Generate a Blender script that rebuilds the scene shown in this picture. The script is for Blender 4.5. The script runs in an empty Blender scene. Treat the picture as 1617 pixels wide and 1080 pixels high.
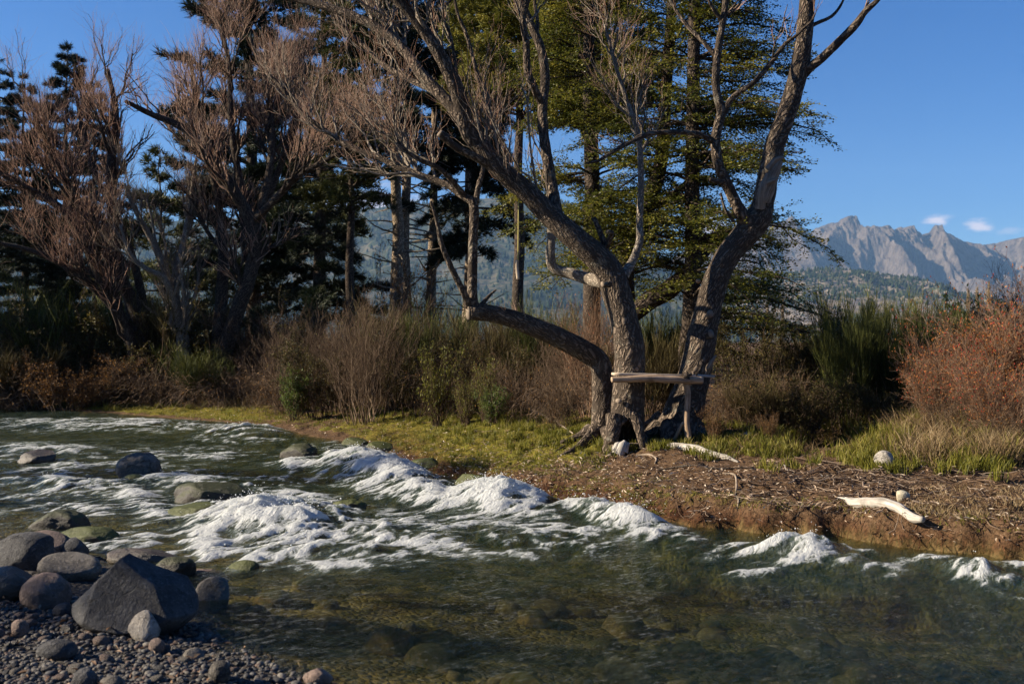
import bpy, math, random
import numpy as np
from mathutils import Vector

sc = bpy.context.scene
COL = sc.collection
PI = math.pi
# ---------------------------------------------------------------- camera, sky, sun, exposure
FPX, CX, CY, CAMZ = 1572.0, 808.5, 540.0, 1.7
cam = bpy.data.cameras.new('camera')
cam.lens = 35.0; cam.sensor_width = 36.0; cam.clip_start = 0.1; cam.clip_end = 60000
cam.dof.use_dof = True; cam.dof.focus_distance = 12.2; cam.dof.aperture_fstop = 3.2
camo = bpy.data.objects.new('camera', cam); COL.objects.link(camo)
camo.location = (0, 0, CAMZ); camo.rotation_euler = (PI/2, 0, 0)
sc.camera = camo

SUN_AZ, SUN_EL = math.radians(-93), math.radians(26)
SUN_DIR = np.array([math.sin(SUN_AZ)*math.cos(SUN_EL), math.cos(SUN_AZ)*math.cos(SUN_EL), math.sin(SUN_EL)])
world = bpy.data.worlds.new('World'); sc.world = world; world.use_nodes = True
sun = bpy.data.lights.new('sun', 'SUN'); sun.energy = 5.0; sun.angle = math.radians(0.5); sun.color = (1.0, 0.87, 0.68)
suno = bpy.data.objects.new('sun', sun); COL.objects.link(suno)
suno.rotation_euler = Vector(SUN_DIR).to_track_quat('Z', 'Y').to_euler()
sc.view_settings.view_transform = 'Standard'; sc.view_settings.look = 'None'
sc.view_settings.exposure = 1.4; sc.view_settings.gamma = 1.0
sc.cycles.use_denoising = True
sc.cycles.max_bounces = 8; sc.cycles.transparent_max_bounces = 16; sc.cycles.volume_bounces = 0
sc.cycles.sample_clamp_indirect = 6.0

# ---------------------------------------------------------------- node helper
class NT:
    def __init__(s, nt): s.nt = nt; nt.nodes.clear()
    def add(s, typ, ins=None, **props):
        n = s.nt.nodes.new(typ)
        for k, v in props.items(): setattr(n, k, v)
        for k, v in (ins or {}).items():
            i = n.inputs[k]
            if isinstance(v, bpy.types.NodeSocket): s.nt.links.new(v, i)
            else:
                if hasattr(i, 'default_value') and not isinstance(v, (int, float)) and len(v) == 3 and i.type == 'RGBA': v = (*v, 1)
                i.default_value = v
        return n
    def noise(s, vec, scale, detail=4, rough=.55, dist=0.0):
        return s.add('ShaderNodeTexNoise', {'Vector': vec, 'Scale': scale, 'Detail': detail, 'Roughness': rough, 'Distortion': dist}).outputs['Fac']
    def voro(s, vec, scale, out='Distance', feature='F1', rnd=1.0):
        return s.add('ShaderNodeTexVoronoi', {'Vector': vec, 'Scale': scale, 'Randomness': rnd}, feature=feature).outputs[out]
    def ramp(s, fac, stops, interp='LINEAR'):
        n = s.add('ShaderNodeValToRGB', {'Fac': fac}); r = n.color_ramp; r.interpolation = interp
        while len(r.elements) < len(stops): r.elements.new(.5)
        for e, (p, c) in zip(r.elements, stops):
            e.position = p; e.color = (c, c, c, 1) if isinstance(c, (int, float)) else (*c, 1)
        return n.outputs['Color']
    def mix(s, fac, a, b, mode='MIX'):
        n = s.add('ShaderNodeMix', data_type='RGBA', blend_type=mode)
        for i, v in ((0, fac), (6, a), (7, b)):
            if isinstance(v, bpy.types.NodeSocket): s.nt.links.new(v, n.inputs[i])
            else: n.inputs[i].default_value = v if isinstance(v, (int, float)) else (*v, 1)
        return n.outputs[2]
    def math(s, op, a, b=0.0, c=0.0, clamp=False):
        n = s.add('ShaderNodeMath', operation=op, use_clamp=clamp)
        for i, v in enumerate((a, b, c)):
            if isinstance(v, bpy.types.NodeSocket): s.nt.links.new(v, n.inputs[i])
            else: n.inputs[i].default_value = v
        return n.outputs[0]
    def smooth(s, v, a, b):
        return s.add('ShaderNodeMapRange', {'Value': v, 'From Min': a, 'From Max': b}, interpolation_type='SMOOTHSTEP').outputs[0]
    def attr(s, name, out='Fac'): return s.add('ShaderNodeAttribute', attribute_name=name).outputs[out]
    def scale(s, vec, sc3): return s.add('ShaderNodeVectorMath', {0: vec, 1: sc3}, operation='MULTIPLY').outputs[0]
    def bump(s, h, strength=.5, dist=.02):
        return s.add('ShaderNodeBump', {'Height': h, 'Strength': strength, 'Distance': dist}).outputs['Normal']
    def obj(s): return s.add('ShaderNodeTexCoord').outputs['Object']
    def uv(s): return s.add('ShaderNodeTexCoord').outputs['UV']
    def geo(s, out='Position'): return s.add('ShaderNodeNewGeometry').outputs[out]
    def rnd(s): return s.add('ShaderNodeObjectInfo').outputs['Random']
    def out(s, shader): s.add('ShaderNodeOutputMaterial', {'Surface': shader})

def material(name):
    m = bpy.data.materials.new(name); m.use_nodes = True
    return m, NT(m.node_tree)

# sky: the clear Nishita sky with three small fair-weather puffs low over the range
wn = NT(world.node_tree)
sky = wn.add('ShaderNodeTexSky', sky_type='NISHITA', sun_disc=False, sun_elevation=SUN_EL, sun_rotation=SUN_AZ, altitude=600.0,
             air_density=1.0, dust_density=0.2, ozone_density=5.0).outputs[0]
gen = wn.add('ShaderNodeTexCoord').outputs['Generated']
cn = wn.noise(wn.scale(gen, (9, 9, 30)), 4.0, 6, .62)
cloud = None
for px, py, rx, rz, k in ((1482, 348, .016, .0065, .75), (1545, 357, .017, .0075, .7), (1600, 364, .016, .005, .25), (1120, 362, .035, .017, .95), (575, 330, .07, .03, .7)):
    d = np.array([(px-CX)/FPX, 1, (CY-py)/FPX]); d /= np.linalg.norm(d)
    v = wn.add('ShaderNodeVectorMath', {0: gen, 1: tuple(d)}, operation='SUBTRACT').outputs[0]
    v = wn.scale(v, (1/rx, 1/rx, 1/rz))
    l = wn.add('ShaderNodeVectorMath', {0: v}, operation='LENGTH').outputs['Value']
    f = wn.math('ADD', wn.math('SUBTRACT', 1.0, l), wn.math('MULTIPLY', wn.math('SUBTRACT', cn, .5), 2.6))
    f = wn.math('MULTIPLY', wn.smooth(f, 0.0, 1.0), k)
    cloud = f if cloud is None else wn.math('MAXIMUM', cloud, f)
sky = wn.add('ShaderNodeHueSaturation', {'Color': sky, 'Saturation': 1.3, 'Hue': .513}).outputs[0]
skyc = wn.mix(cloud, sky, (8.5, 7.4, 7.6))
bg = wn.add('ShaderNodeBackground', {'Color': skyc, 'Strength': 0.05})
wn.add('ShaderNodeOutputWorld', {'Surface': bg.outputs[0]})

# ---------------------------------------------------------------- geometry helpers
rng = np.random.default_rng(11); random.seed(11)
def P(px, py, Y): return np.array([(px-CX)/FPX*Y, Y, CAMZ-(py-CY)/FPX*Y])
def G(px, py, z=0.0): return P(px, py, (CAMZ-z)*FPX/(py-CY))
def nrm(v): return v/np.maximum(np.linalg.norm(v, axis=-1, keepdims=True), 1e-9)
def sstep(a, b, x): t = np.clip((x-a)/(b-a), 0, 1); return t*t*(3-2*t)

def _hash(ix, iy, iz, seed):
    h = (ix.astype(np.uint32)*np.uint32(374761393) + iy.astype(np.uint32)*np.uint32(668265263) + iz.astype(np.uint32)*np.uint32(2147483647 - 77773) + np.uint32(seed*1013904223 & 0xffffffff))
    h ^= h >> np.uint32(13); h *= np.uint32(1274126177); h ^= h >> np.uint32(16); h *= np.uint32(2246822519); h ^= h >> np.uint32(15)
    return h
def perlin(p, seed=0):
    p = np.asarray(p, float); i = np.floor(p).astype(np.int64); f = p - i; u = f*f*f*(f*(f*6-15)+10)
    r = 0.0
    for dx in (0, 1):
        for dy in (0, 1):
            for dz in (0, 1):
                h = _hash(i[:, 0]+dx, i[:, 1]+dy, i[:, 2]+dz, seed)
                gx = (h & np.uint32(1023)).astype(float)/511.5-1; gy = ((h >> np.uint32(10)) & np.uint32(1023)).astype(float)/511.5-1; gz = ((h >> np.uint32(20)) & np.uint32(1023)).astype(float)/511.5-1
                dot = gx*(f[:, 0]-dx)+gy*(f[:, 1]-dy)+gz*(f[:, 2]-dz)
                w = (u[:, 0] if dx else 1-u[:, 0])*(u[:, 1] if dy else 1-u[:, 1])*(u[:, 2] if dz else 1-u[:, 2])
                r = r + w*dot
    return r                                              # about -0.8 .. 0.8
def fbm(p, oct=4, gain=.5, seed=0, ridge=False):
    p = np.asarray(p, float); a = 1.0; s = 0.0; t = 0.0
    for o in range(oct):
        n = perlin(p*(2.03**o)+o*17.3, seed+o)*1.4
        s = s + a*((1-2*np.abs(n)) if ridge else n); t += a; a *= gain
    return s/t
def p3(x, y, z=0.0): return np.stack([x, y, np.zeros_like(x)+z], -1)

class Geo:
    """collects vertices and faces for ONE mesh object"""
    def __init__(s): s.V = []; s.Q = []; s.T = []; s.U = []; s.A = []; s.n = 0
    def add(s, V, Q=None, T=None, U=None, A=None):
        V = np.asarray(V, float).reshape(-1, 3)
        if not len(V): return s
        s.V.append(V)
        if Q is not None and len(Q): s.Q.append(np.asarray(Q, np.int64).reshape(-1, 4)+s.n)
        if T is not None and len(T): s.T.append(np.asarray(T, np.int64).reshape(-1, 3)+s.n)
        s.U.append(np.zeros((len(V), 2)) if U is None else U)
        s.A.append(np.full(len(V), .5) if A is None else np.broadcast_to(A, (len(V),)))
        s.n += len(V); return s
    def build(s, name, mat, parent=None, origin=(0, 0, 0), smooth=True, attrs=None):
        V = np.concatenate(s.V) - np.asarray(origin, float)
        Q = np.concatenate(s.Q) if s.Q else np.zeros((0, 4), np.int64)
        T = np.concatenate(s.T) if s.T else np.zeros((0, 3), np.int64)
        at = {'tint': np.concatenate(s.A)}; at.update(attrs or {})
        me = make_mesh(name, V, Q, T, np.concatenate(s.U), at, mat, smooth)
        return link(name, me, parent, origin if parent is None else (0, 0, 0))
def make_mesh(name, V, Q, T, U=None, attrs=None, mat=None, smooth=True):
    me = bpy.data.meshes.new(name)
    loops = np.concatenate([Q.ravel(), T.ravel()]).astype(np.int32)
    starts = np.concatenate([np.arange(len(Q))*4, len(Q)*4+np.arange(len(T))*3]).astype(np.int32)
    me.vertices.add(len(V)); me.vertices.foreach_set('co', V.astype(np.float32).ravel())
    me.loops.add(len(loops)); me.loops.foreach_set('vertex_index', loops)
    me.polygons.add(len(starts)); me.polygons.foreach_set('loop_start', starts)
    me.polygons.foreach_set('use_smooth', np.full(len(starts), smooth))
    if U is not None:
        me.uv_layers.new(name='UVMap').data.foreach_set('uv', U[loops].astype(np.float32).ravel())
    for k, v in (attrs or {}).items():
        me.attributes.new(k, 'FLOAT', 'POINT').data.foreach_set('value', np.asarray(v, np.float32))
    me.update(calc_edges=True)
    if mat: me.materials.append(mat)
    return me
def link(name, me, parent=None, loc=(0, 0, 0)):
    o = bpy.data.objects.new(name, me); COL.objects.link(o); o.location = loc
    if parent is not None: o.parent = parent
    return o
def tag(o, label=None, cat=None, group=None, kind=None):
    for k, v in (('label', label), ('category', cat), ('group', group), ('kind', kind)):
        if v: o[k] = v
    return o
def thing(name, label, cat, loc, group=None):
    return tag(link(name, None, None, tuple(loc)), label, cat, group)
def copy_tree(o, parent=None):
    c = o.copy(); COL.objects.link(c); c.parent = parent
    for ch in list(o.children): copy_tree(ch, c)
    return c

def catmull(pts, rad, step):
    pts = np.asarray(pts, float); rad = np.asarray(rad, float)
    A = np.concatenate([[2*pts[0]-pts[1]], pts, [2*pts[-1]-pts[-2]]]); R = np.concatenate([[rad[0]], rad, [rad[-1]]])
    op = []; orr = []
    for i in range(1, len(A)-2):
        n = max(1, int(round(np.linalg.norm(A[i+1]-A[i])/step)))
        t = (np.arange(n)/n)[:, None]
        a, b, c, d = A[i-1], A[i], A[i+1], A[i+2]
        op.append(.5*(2*b+(c-a)*t+(2*a-5*b+4*c-d)*t*t+(3*b-a-3*c+d)*t**3))
        tt = t[:, 0]; tt = tt*tt*(3-2*tt); orr.append(R[i]*(1-tt)+R[i+1]*tt)
    op.append(pts[-1:]); orr.append(rad[-1:])
    return np.concatenate(op), np.concatenate(orr)
def frames(path):
    t = nrm(np.gradient(path, axis=-2))
    mean = nrm(path[..., -1, :]-path[..., 0, :])
    ref = np.where(np.abs(mean[..., 1:2]) < .8, np.array([0, 1., 0]), np.array([1., 0, 0]))
    a = nrm(np.cross(t, ref[..., None, :])); b = np.cross(t, a)
    return t, a, b
def tubes(paths, rad, ns=3):
    """paths (N,K,3), rad (N,K) -> V, Q, U for N open tubes"""
    N, K, _ = paths.shape
    t, a, b = frames(paths)
    ang = np.arange(ns)*2*PI/ns
    V = paths[:, :, None, :]+rad[:, :, None, None]*(np.cos(ang)[None, None, :, None]*a[:, :, None, :]+np.sin(ang)[None, None, :, None]*b[:, :, None, :])
    idx = np.arange(N*K*ns).reshape(N, K, ns)
    Q = np.stack([idx[:, :-1, :], np.roll(idx, -1, 2)[:, :-1, :], np.roll(idx, -1, 2)[:, 1:, :], idx[:, 1:, :]], -1).reshape(-1, 4)
    L = np.concatenate([np.zeros((N, 1)), np.cumsum(np.linalg.norm(np.diff(paths, axis=1), axis=-1), 1)], 1)
    U = np.stack(np.broadcast_arrays(ang[None, None, :]*rad[:, :1, None], L[:, :, None]), -1).reshape(-1, 2)
    return V.reshape(-1, 3), Q, U
def limb(pts, rad, ns=14, step=.06, rough=.06, seed=0, cap=True, deform=None):
    """one bark-covered limb as an irregular tube; returns V,Q,T,U"""
    p, r = catmull(pts, rad, step)
    t, a, b = frames(p)
    K = len(p); ang = np.linspace(0, 2*PI, ns+1)
    L = np.concatenate([[0], np.cumsum(np.linalg.norm(np.diff(p, axis=0), axis=-1))])
    A, LL = np.meshgrid(ang, L); RR = r[:, None]
    q = np.stack([np.cos(A)*1.3, np.sin(A)*1.3, LL/np.maximum(r.mean(), .02)*.35], -1).reshape(-1, 3)+seed*7.1
    n = fbm(q, 3, .5, seed).reshape(K, ns+1)
    n2 = fbm(np.stack([np.cos(A)*5, np.sin(A)*5, LL/np.maximum(r.mean(), .02)*.7], -1).reshape(-1, 3)+seed*3.7, 2, .5, seed+9).reshape(K, ns+1)
    rr = RR*(1+rough*2.0*n+rough*.9*n2)
    V = p[:, None, :]+rr[..., None]*(np.cos(A)[..., None]*a[:, None, :]+np.sin(A)[..., None]*b[:, None, :])
    if deform is not None: V = deform(V, p, A, LL)
    idx = np.arange(K*(ns+1)).reshape(K, ns+1)
    Q = np.stack([idx[:-1, :-1], idx[:-1, 1:], idx[1:, 1:], idx[1:, :-1]], -1).reshape(-1, 4)
    U = np.stack([A*r.mean(), LL], -1).reshape(-1, 2)
    V = V.reshape(-1, 3); T = np.zeros((0, 3), int)
    if cap:
        V = np.concatenate([V, [p[-1]+t[-1]*r[-1]*.25]]); U = np.concatenate([U, [[0, L[-1]]]])
        T = np.stack([idx[-1, :-1], idx[-1, 1:], np.full(ns, K*(ns+1))], -1)
    return V, Q, T, U
def disc(c, n, r, seed=0, ns=16):
    n = nrm(np.asarray(n, float)); a = nrm(np.cross(n, [0.3, 0.2, 1.0])); b = np.cross(n, a)
    ang = np.arange(ns)*2*PI/ns; rs = np.random.default_rng(seed)
    rr = r*(1+.1*np.sin(ang*2+rs.uniform(0, 6))+rs.normal(0, .03, ns))
    ring = c+rr[:, None]*(np.cos(ang)[:, None]*a+np.sin(ang)[:, None]*b)
    V = np.concatenate([ring-n*.012, ring, [c+n*.004]]); i = np.arange(ns); j = (i+1) % ns
    return V, np.stack([i, j, j+ns, i+ns], -1), np.stack([i+ns, j+ns, np.full(ns, 2*ns)], -1)
def leaves(pos, d, up, ln, wd, tint, fold=.15):
    """rhombic leaves: pos (N,3) base, d direction, up blade normal"""
    N = len(pos); d = nrm(d); s = nrm(np.cross(d, up)); n = np.cross(s, d)
    ln = np.broadcast_to(ln, (N,))[:, None]; wd = np.broadcast_to(wd, (N,))[:, None]
    V = np.stack([pos, pos+d*ln*.45+s*wd*.5+n*wd*fold, pos+d*ln, pos+d*ln*.45-s*wd*.5+n*wd*fold], 1)
    i = np.arange(N)[:, None]*4
    T = np.concatenate([i+np.array([0, 1, 2]), i+np.array([0, 2, 3])])
    return V.reshape(-1, 3), None, T, None, np.repeat(np.broadcast_to(tint, (N,)), 4)
def blades(base, tip, wd, tint, bend=None, facing=None):
    """two-segment grass or needle blades"""
    N = len(base); d = tip-base
    s = nrm(np.cross(d, facing if facing is not None else rng.normal(size=(N, 3))))
    wd = np.broadcast_to(wd, (N,))[:, None]
    m = base+d*.55+(0 if bend is None else bend)
    V = np.stack([base-s*wd*.5, base+s*wd*.5, m-s*wd*.4, m+s*wd*.4, tip], 1)
    i = np.arange(N)[:, None]*5
    return V.reshape(-1, 3), i+np.array([0, 1, 3, 2]), i+np.array([2, 3, 4]), None, np.repeat(np.broadcast_to(tint, (N,)), 5)
def needles(base, d, ln, wd, tint):
    N = len(base); d = nrm(d); s = nrm(np.cross(d, rng.normal(size=(N, 3))))
    ln = np.broadcast_to(ln, (N,))[:, None]; wd = np.broadcast_to(wd, (N,))[:, None]
    V = np.stack([base-s*wd*.5, base+s*wd*.5, base+d*ln], 1)
    return V.reshape(-1, 3), None, np.arange(N*3).reshape(N, 3), None, np.repeat(np.broadcast_to(tint, (N,)), 3)
def unit(n): return nrm(rng.normal(size=(n, 3)))

# ---------------------------------------------------------------- materials
def m_bark(name, dark, light, lich=None, scale=1.0, bumpd=.02, lichamt=.5):
    m, n = material(name); uv = n.uv(); ob = n.obj()
    w = n.noise(uv, 7*scale, 3, .6)
    v = n.add('ShaderNodeVectorMath', {0: n.scale(uv, (30*scale, 10*scale, 1)), 1: n.scale(n.add('ShaderNodeCombineXYZ', {'X': w, 'Y': w}).outputs[0], (5.0, 3.5, 0))}, operation='ADD').outputs[0]
    rid = n.noise(v, 1.0, 4, .6)
    vo = n.voro(v, 1.1, 'Distance', 'DISTANCE_TO_EDGE')
    h = n.math('ADD', n.math('MULTIPLY', n.smooth(vo, 0.0, .35), .65), n.math('MULTIPLY', rid, .5))
    c = n.mix(n.smooth(h, .28, .85), dark, light)
    c = n.mix(n.math('MULTIPLY', n.noise(ob, 2.3, 4), .6), c, tuple(x*.55 for x in light), 'MIX')
    if lich:
        c = n.mix(n.math('MULTIPLY', n.smooth(n.noise(ob, 5.0, 5, .65), .55, .7), lichamt), c, lich)
    b = n.add('ShaderNodeBsdfPrincipled', {'Base Color': c, 'Roughness': .9, 'Specular IOR Level': .15, 'Normal': n.bump(h, .9, bumpd)})
    n.out(b.outputs[0]); return m
def m_leaf(name, cols, trans=.35, rough=.55, spec=.3, var=0.3):
    m, n = material(name)
    t = n.attr('tint')
    c = n.ramp(t, [(i/(len(cols)-1), c) for i, c in enumerate(cols)])
    p = n.noise(n.obj(), 1.6, 2)
    c = n.mix(n.math('MULTIPLY', p, var), c, tuple(x*.4 for x in cols[0]))
    b = n.add('ShaderNodeBsdfPrincipled', {'Base Color': c, 'Roughness': rough, 'Specular IOR Level': spec}).outputs[0]
    tr = n.add('ShaderNodeBsdfTranslucent', {'Color': c}).outputs[0]
    n.out(n.add('ShaderNodeMixShader', {0: trans, 1: b, 2: tr}).outputs[0]); return m
def m_wood(name, a, b_, scale=1.0, grain=1.0):
    m, n = material(name); uv = n.uv()
    g = n.noise(n.scale(uv, (60*scale, 4*scale, 1)), 1.0, 5, .6)
    k = n.noise(n.obj(), 6.0, 3)
    c = n.mix(n.smooth(g, .3, .7), a, b_); c = n.mix(n.math('MULTIPLY', n.smooth(k, .45, .7), .65), c, tuple(x*.5 for x in a)); c = n.mix(n.smooth(n.noise(n.scale(uv, (90*scale, 2.5*scale, 1)), 1.0, 3, .6), .60, .66), c, tuple(x*.3 for x in a))
    b = n.add('ShaderNodeBsdfPrincipled', {'Base Color': c, 'Roughness': .85, 'Specular IOR Level': .2, 'Normal': n.bump(g, .5*grain, .006)})
    n.out(b.outputs[0]); return m
def m_rock(name, base, dark, moss=None, mosslo=.35, wet=0.0, scale=1.0, light=None):
    m, n = material(name); ob = n.obj(); r = n.rnd()
    off = n.add('ShaderNodeVectorMath', {0: ob, 1: n.scale(n.add('ShaderNodeCombineXYZ', {'X': r, 'Y': r, 'Z': r}).outputs[0], (13, 29, 7))}, operation='ADD').outputs[0]
    big = n.noise(off, 3.5*scale, 6, .6); fine = n.noise(off, 38*scale, 4, .7)
    c = n.mix(n.smooth(big, .35, .68), dark, base)
    c = n.mix(n.math('MULTIPLY', n.smooth(fine, .5, .72), .55), c, light or tuple(min(1, x*1.7) for x in base))
    c = n.mix(n.math('MULTIPLY', n.smooth(n.noise(off, 15*scale, 3, .7), .58, .66), .6), c, tuple(x*.45 for x in dark))
    wv_ = n.add('ShaderNodeVectorMath', {0: off, 1: n.scale(n.add('ShaderNodeCombineXYZ', {'X': big, 'Y': fine, 'Z': big}).outputs[0], (.5, .12, .5))}, operation='ADD').outputs[0]
    crk = n.voro(wv_, 2.6*scale, 'Distance', 'DISTANCE_TO_EDGE'); cm = n.math('MULTIPLY', n.smooth(crk, .03, .0), n.smooth(n.noise(off, 2.1*scale, 2), .48, .6))
    c = n.mix(n.math('MULTIPLY', cm, .8), c, tuple(x*.3 for x in dark))
    c = n.mix(n.math('MULTIPLY', n.smooth(n.noise(n.scale(off, (1, 1, 3)), 9*scale, 5, .7), .60, .68), .45), c, light or tuple(min(1, x*1.6) for x in base))
    rough = .8-.45*wet
    if moss:
        z = n.add('ShaderNodeSeparateXYZ', {0: n.geo('Normal')}).outputs[2]
        mk = n.smooth(n.math('ADD', z, n.math('MULTIPLY', n.math('SUBTRACT', n.noise(off, 7.0, 5, .65), .5), 1.7)), mosslo, mosslo+.45)
        mc = n.mix(n.noise(off, 26, 3), moss, tuple(x*.45 for x in moss))
        c = n.mix(mk, c, mc)
    h = n.math('SUBTRACT', n.math('ADD', big, n.math('MULTIPLY', fine, .45)), n.math('MULTIPLY', cm, .5))
    b = n.add('ShaderNodeBsdfPrincipled', {'Base Color': c, 'Roughness': rough, 'Specular IOR Level': .3+.3*wet, 'Normal': n.bump(h, .8, .03)})
    n.out(b.outputs[0]); return m
# ---------------------------------------------------------------- the ground: one sheet from the beach across the river bed to the horizon
FAR = np.array([(-90, 83), (-40, 46.5), (-20.5, 31.8)] + [tuple(G(x, y)[:2]) for x, y in ((0, 640), (200, 655), (400, 671), (500, 690), (585, 703), (640, 737), (740, 765), (850, 786), (1000, 815), (1200, 842), (1320, 850), (1450, 868), (1617, 886))] + [(6.4, 6.0), (12, 1.8), (40, -18), (90, -54)])
NEAR = np.array([(-90, 71), (-40, 35), (-20, 19.5), (-9, 11.6), (-5.9, 9.3), (-4.3, 8.55), (-3.2, 7.85), (-2.6, 7.2), (-2.05, 6.3), (-1.62, 5.62), (-1.05, 5.0), (-.2, 4.1), (.6, 2.9), (3, 1.2), (10, -3.8), (40, -26), (90, -62)])
def sdist(x, y, L):
    """signed distance to a polyline, positive on its left-hand side"""
    best = np.full(len(x), 1e18); sg = np.zeros(len(x))
    for a, b in zip(L[:-1], L[1:]):
        d = b-a; t = np.clip(((x-a[0])*d[0]+(y-a[1])*d[1])/(d@d), 0, 1)
        ex = x-a[0]-t*d[0]; ey = y-a[1]-t*d[1]; q = ex*ex+ey*ey
        c = d[0]*(y-a[1])-d[1]*(x-a[0])
        m = q < best-1e-12; best = np.where(m, q, best); sg = np.where(m, np.sign(c), sg)
    return np.sqrt(best)*sg
FLOW = nrm(np.array([.82, -.575])); ACR = np.array([.575, .82])
def ground(x, y, full=False):
    x = np.asarray(x, float); y = np.asarray(y, float); sh = x.shape; x = x.ravel(); y = y.ravel()
    q = p3(x, y)
    near_zone = (np.abs(x) < 60) & (y > -40) & (y < 90)
    n1 = np.zeros(len(x)); n2 = np.zeros(len(x)); n3 = np.zeros(len(x))
    qq = q[near_zone]
    n1[near_zone] = fbm(qq*.9, 3, .5, 3); n2[near_zone] = fbm(qq*3.2, 3, .55, 5); n3[near_zone] = fbm(qq*11, 2, .6, 8)
    dF = sdist(x, y, FAR) + n1*.24 + n2*.22 + n3*.06
    dN = -sdist(x, y, NEAR) + n1*.12
    right = sstep(-3.2, 1.6, x)
    Hc = .07+.17*right+.05*n1*right; w = .75-.53*sstep(.5, 2.4, x)
    # the far bank: a cut edge on the right, a low mossy shelf on the left
    zf = Hc*sstep(-.06, w, dF)**.8 + .088*np.clip(dF-w, 0, 2.6) + .035*np.clip(dF-2.6-w, 0, 5) + .01*np.clip(dF-8-w, 0, 30)
    zf += (n2*.075+n3*.035)*sstep(.0, .4, dF)+n1*.05*sstep(.5, 2, dF)
    # the gully where the path comes down between the shrubs
    gx, gy = 4.05, 12.6
    s = (x-gx)*.22+(y-gy)*.975; c = (x-gx)*.975-(y-gy)*.22
    zf -= .38*np.exp(-(c/.42)**2)*sstep(-1.0, .3, s)*sstep(9, 4, s)
    # mound under the rose thicket
    zf += .22*np.exp(-(((x-6.3)/1.4)**2+((y-12.2)/1.3)**2))
    zn = .10*dN+(n2*.03+n3*.01)
    zn = np.where(dN > 6, .6+.04*(dN-6), zn)
    dep = np.minimum(.02+.125*np.clip(-dN, 0, 9)+.04*np.clip(-dN, 0, .5), .03+1.3*np.clip(-dF, 0, 3))
    mx = 1.05-.62*sstep(-1.5, -4.5, x)
    dep = mx*(1-np.exp(-dep/mx*1.25)) + (n2*.05+n1*.05)*sstep(.1, .6, dep)
    z = np.where(dF > 0, zf, np.where(dN > 0, zn, -np.maximum(dep, .0)))
    if full: return z.reshape(sh), dF.reshape(sh), dN.reshape(sh)
    return z.reshape(sh)
def gz(x, y): return float(ground(np.array([x]), np.array([y]))[0])
def onground(px, py, z0=.4):
    """the ground point seen at a photo pixel"""
    Ys = np.arange(4.0, 45, .03); x_ = (px-CX)/FPX*Ys; z_ = CAMZ-(py-CY)/FPX*Ys
    hit = np.nonzero(z_ <= ground(x_, Ys))[0]; k = hit[0] if len(hit) else len(Ys)-1
    return np.array([x_[k], Ys[k], z_[k]])
def axis(segs, ends):
    a = np.concatenate([np.arange(s, e, d) for s, e, d in segs])
    lo, hi, g = ends
    L = [a[0]]; st = segs[0][2]
    while L[-1] > lo: st *= g; L.append(L[-1]-st)
    H = [a[-1]]; st = segs[-1][2]
    while H[-1] < hi: st *= g; H.append(H[-1]+st)
    return np.concatenate([L[:0:-1], a, H[1:]])
def sheet(xs, ys):
    X, Y = np.meshgrid(xs, ys); nx, ny = len(xs), len(ys)
    i = np.arange(nx*ny).reshape(ny, nx)
    return X.ravel(), Y.ravel(), np.stack([i[:-1, :-1], i[:-1, 1:], i[1:, 1:], i[1:, :-1]], -1).reshape(-1, 4)
xs = axis([(-16, -5, .09), (-5, 6.5, .045), (6.5, 10, .12)], (-16000, 16000, 1.16))
ys = axis([(2.4, 7, .06), (7, 14.5, .042), (14.5, 20, .07), (20, 32, .12)], (-14000, 16000, 1.16))
X, Y, Q = sheet(xs, ys)
Z, dF, dN = ground(X, Y, True)
def topx(X, Y, Z): return CX+X/np.maximum(Y, .1)*FPX, CY+(CAMZ-Z)/np.maximum(Y, .1)*FPX
m, n = material('ground')
ob = n.obj()
land, bed, beach, edge, green = (n.attr(k) for k in ('land', 'bed', 'beach', 'edge', 'green'))
nb = n.noise(ob, 1.3, 5, .6); nm = n.noise(ob, 4.2, 6, .65); nf = n.noise(ob, 34, 4, .7); nff = n.noise(ob, 120, 2, .6)
soil = n.mix(n.smooth(nf, .3, .7), (.055, .032, .017), (.155, .095, .052))
soil = n.mix(n.math('MULTIPLY', n.smooth(nm, .5, .7), .5), soil, (.115, .062, .033))
soil = n.mix(n.smooth(nff, .62, .72), soil, (.28, .215, .15))
moss = n.mix(n.smooth(nf, .35, .65), (.06, .05, .010), (.25, .20, .030))
moss = n.mix(n.smooth(nm, .45, .7), moss, (.12, .125, .018))
mk = n.smooth(n.math('ADD', n.math('ADD', n.math('MULTIPLY', nm, .7), n.math('MULTIPLY', nb, .6)), n.math('ADD', n.math('MULTIPLY', green, .75), n.math('MULTIPLY', nf, .25))), .98, 1.12)
lc = n.mix(mk, soil, moss)
red = n.mix(n.smooth(nf, .35, .65), (.020, .009, .005), (.10, .043, .020))
lc = n.mix(edge, lc, red)
peb = n.voro(ob, 17, 'Color'); pe = n.voro(ob, 17, 'Distance', 'DISTANCE_TO_EDGE')
pb = n.mix(n.add('ShaderNodeSeparateColor', {0: peb}).outputs[0], (.06, .042, .02), (.26, .19, .085))
bigp = n.voro(n.add('ShaderNodeVectorMath', {0: ob, 1: n.scale(n.add('ShaderNodeCombineXYZ', {'X': nm, 'Y': nm}).outputs[0], (.3, .3, 0))}, operation='ADD').outputs[0], 3.1, 'Color')
bc = n.mix(n.add('ShaderNodeSeparateColor', {0: bigp}).outputs[1], n.mix(.5, pb, (.08, .065, .02)), n.mix(.5, pb, (.30, .24, .09)))
bc = n.mix(n.smooth(nm, .45, .65), bc, (.05, .05, .012))
gv = n.mix(n.smooth(nf, .3, .7), (.03, .026, .022), (.10, .09, .08))
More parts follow.
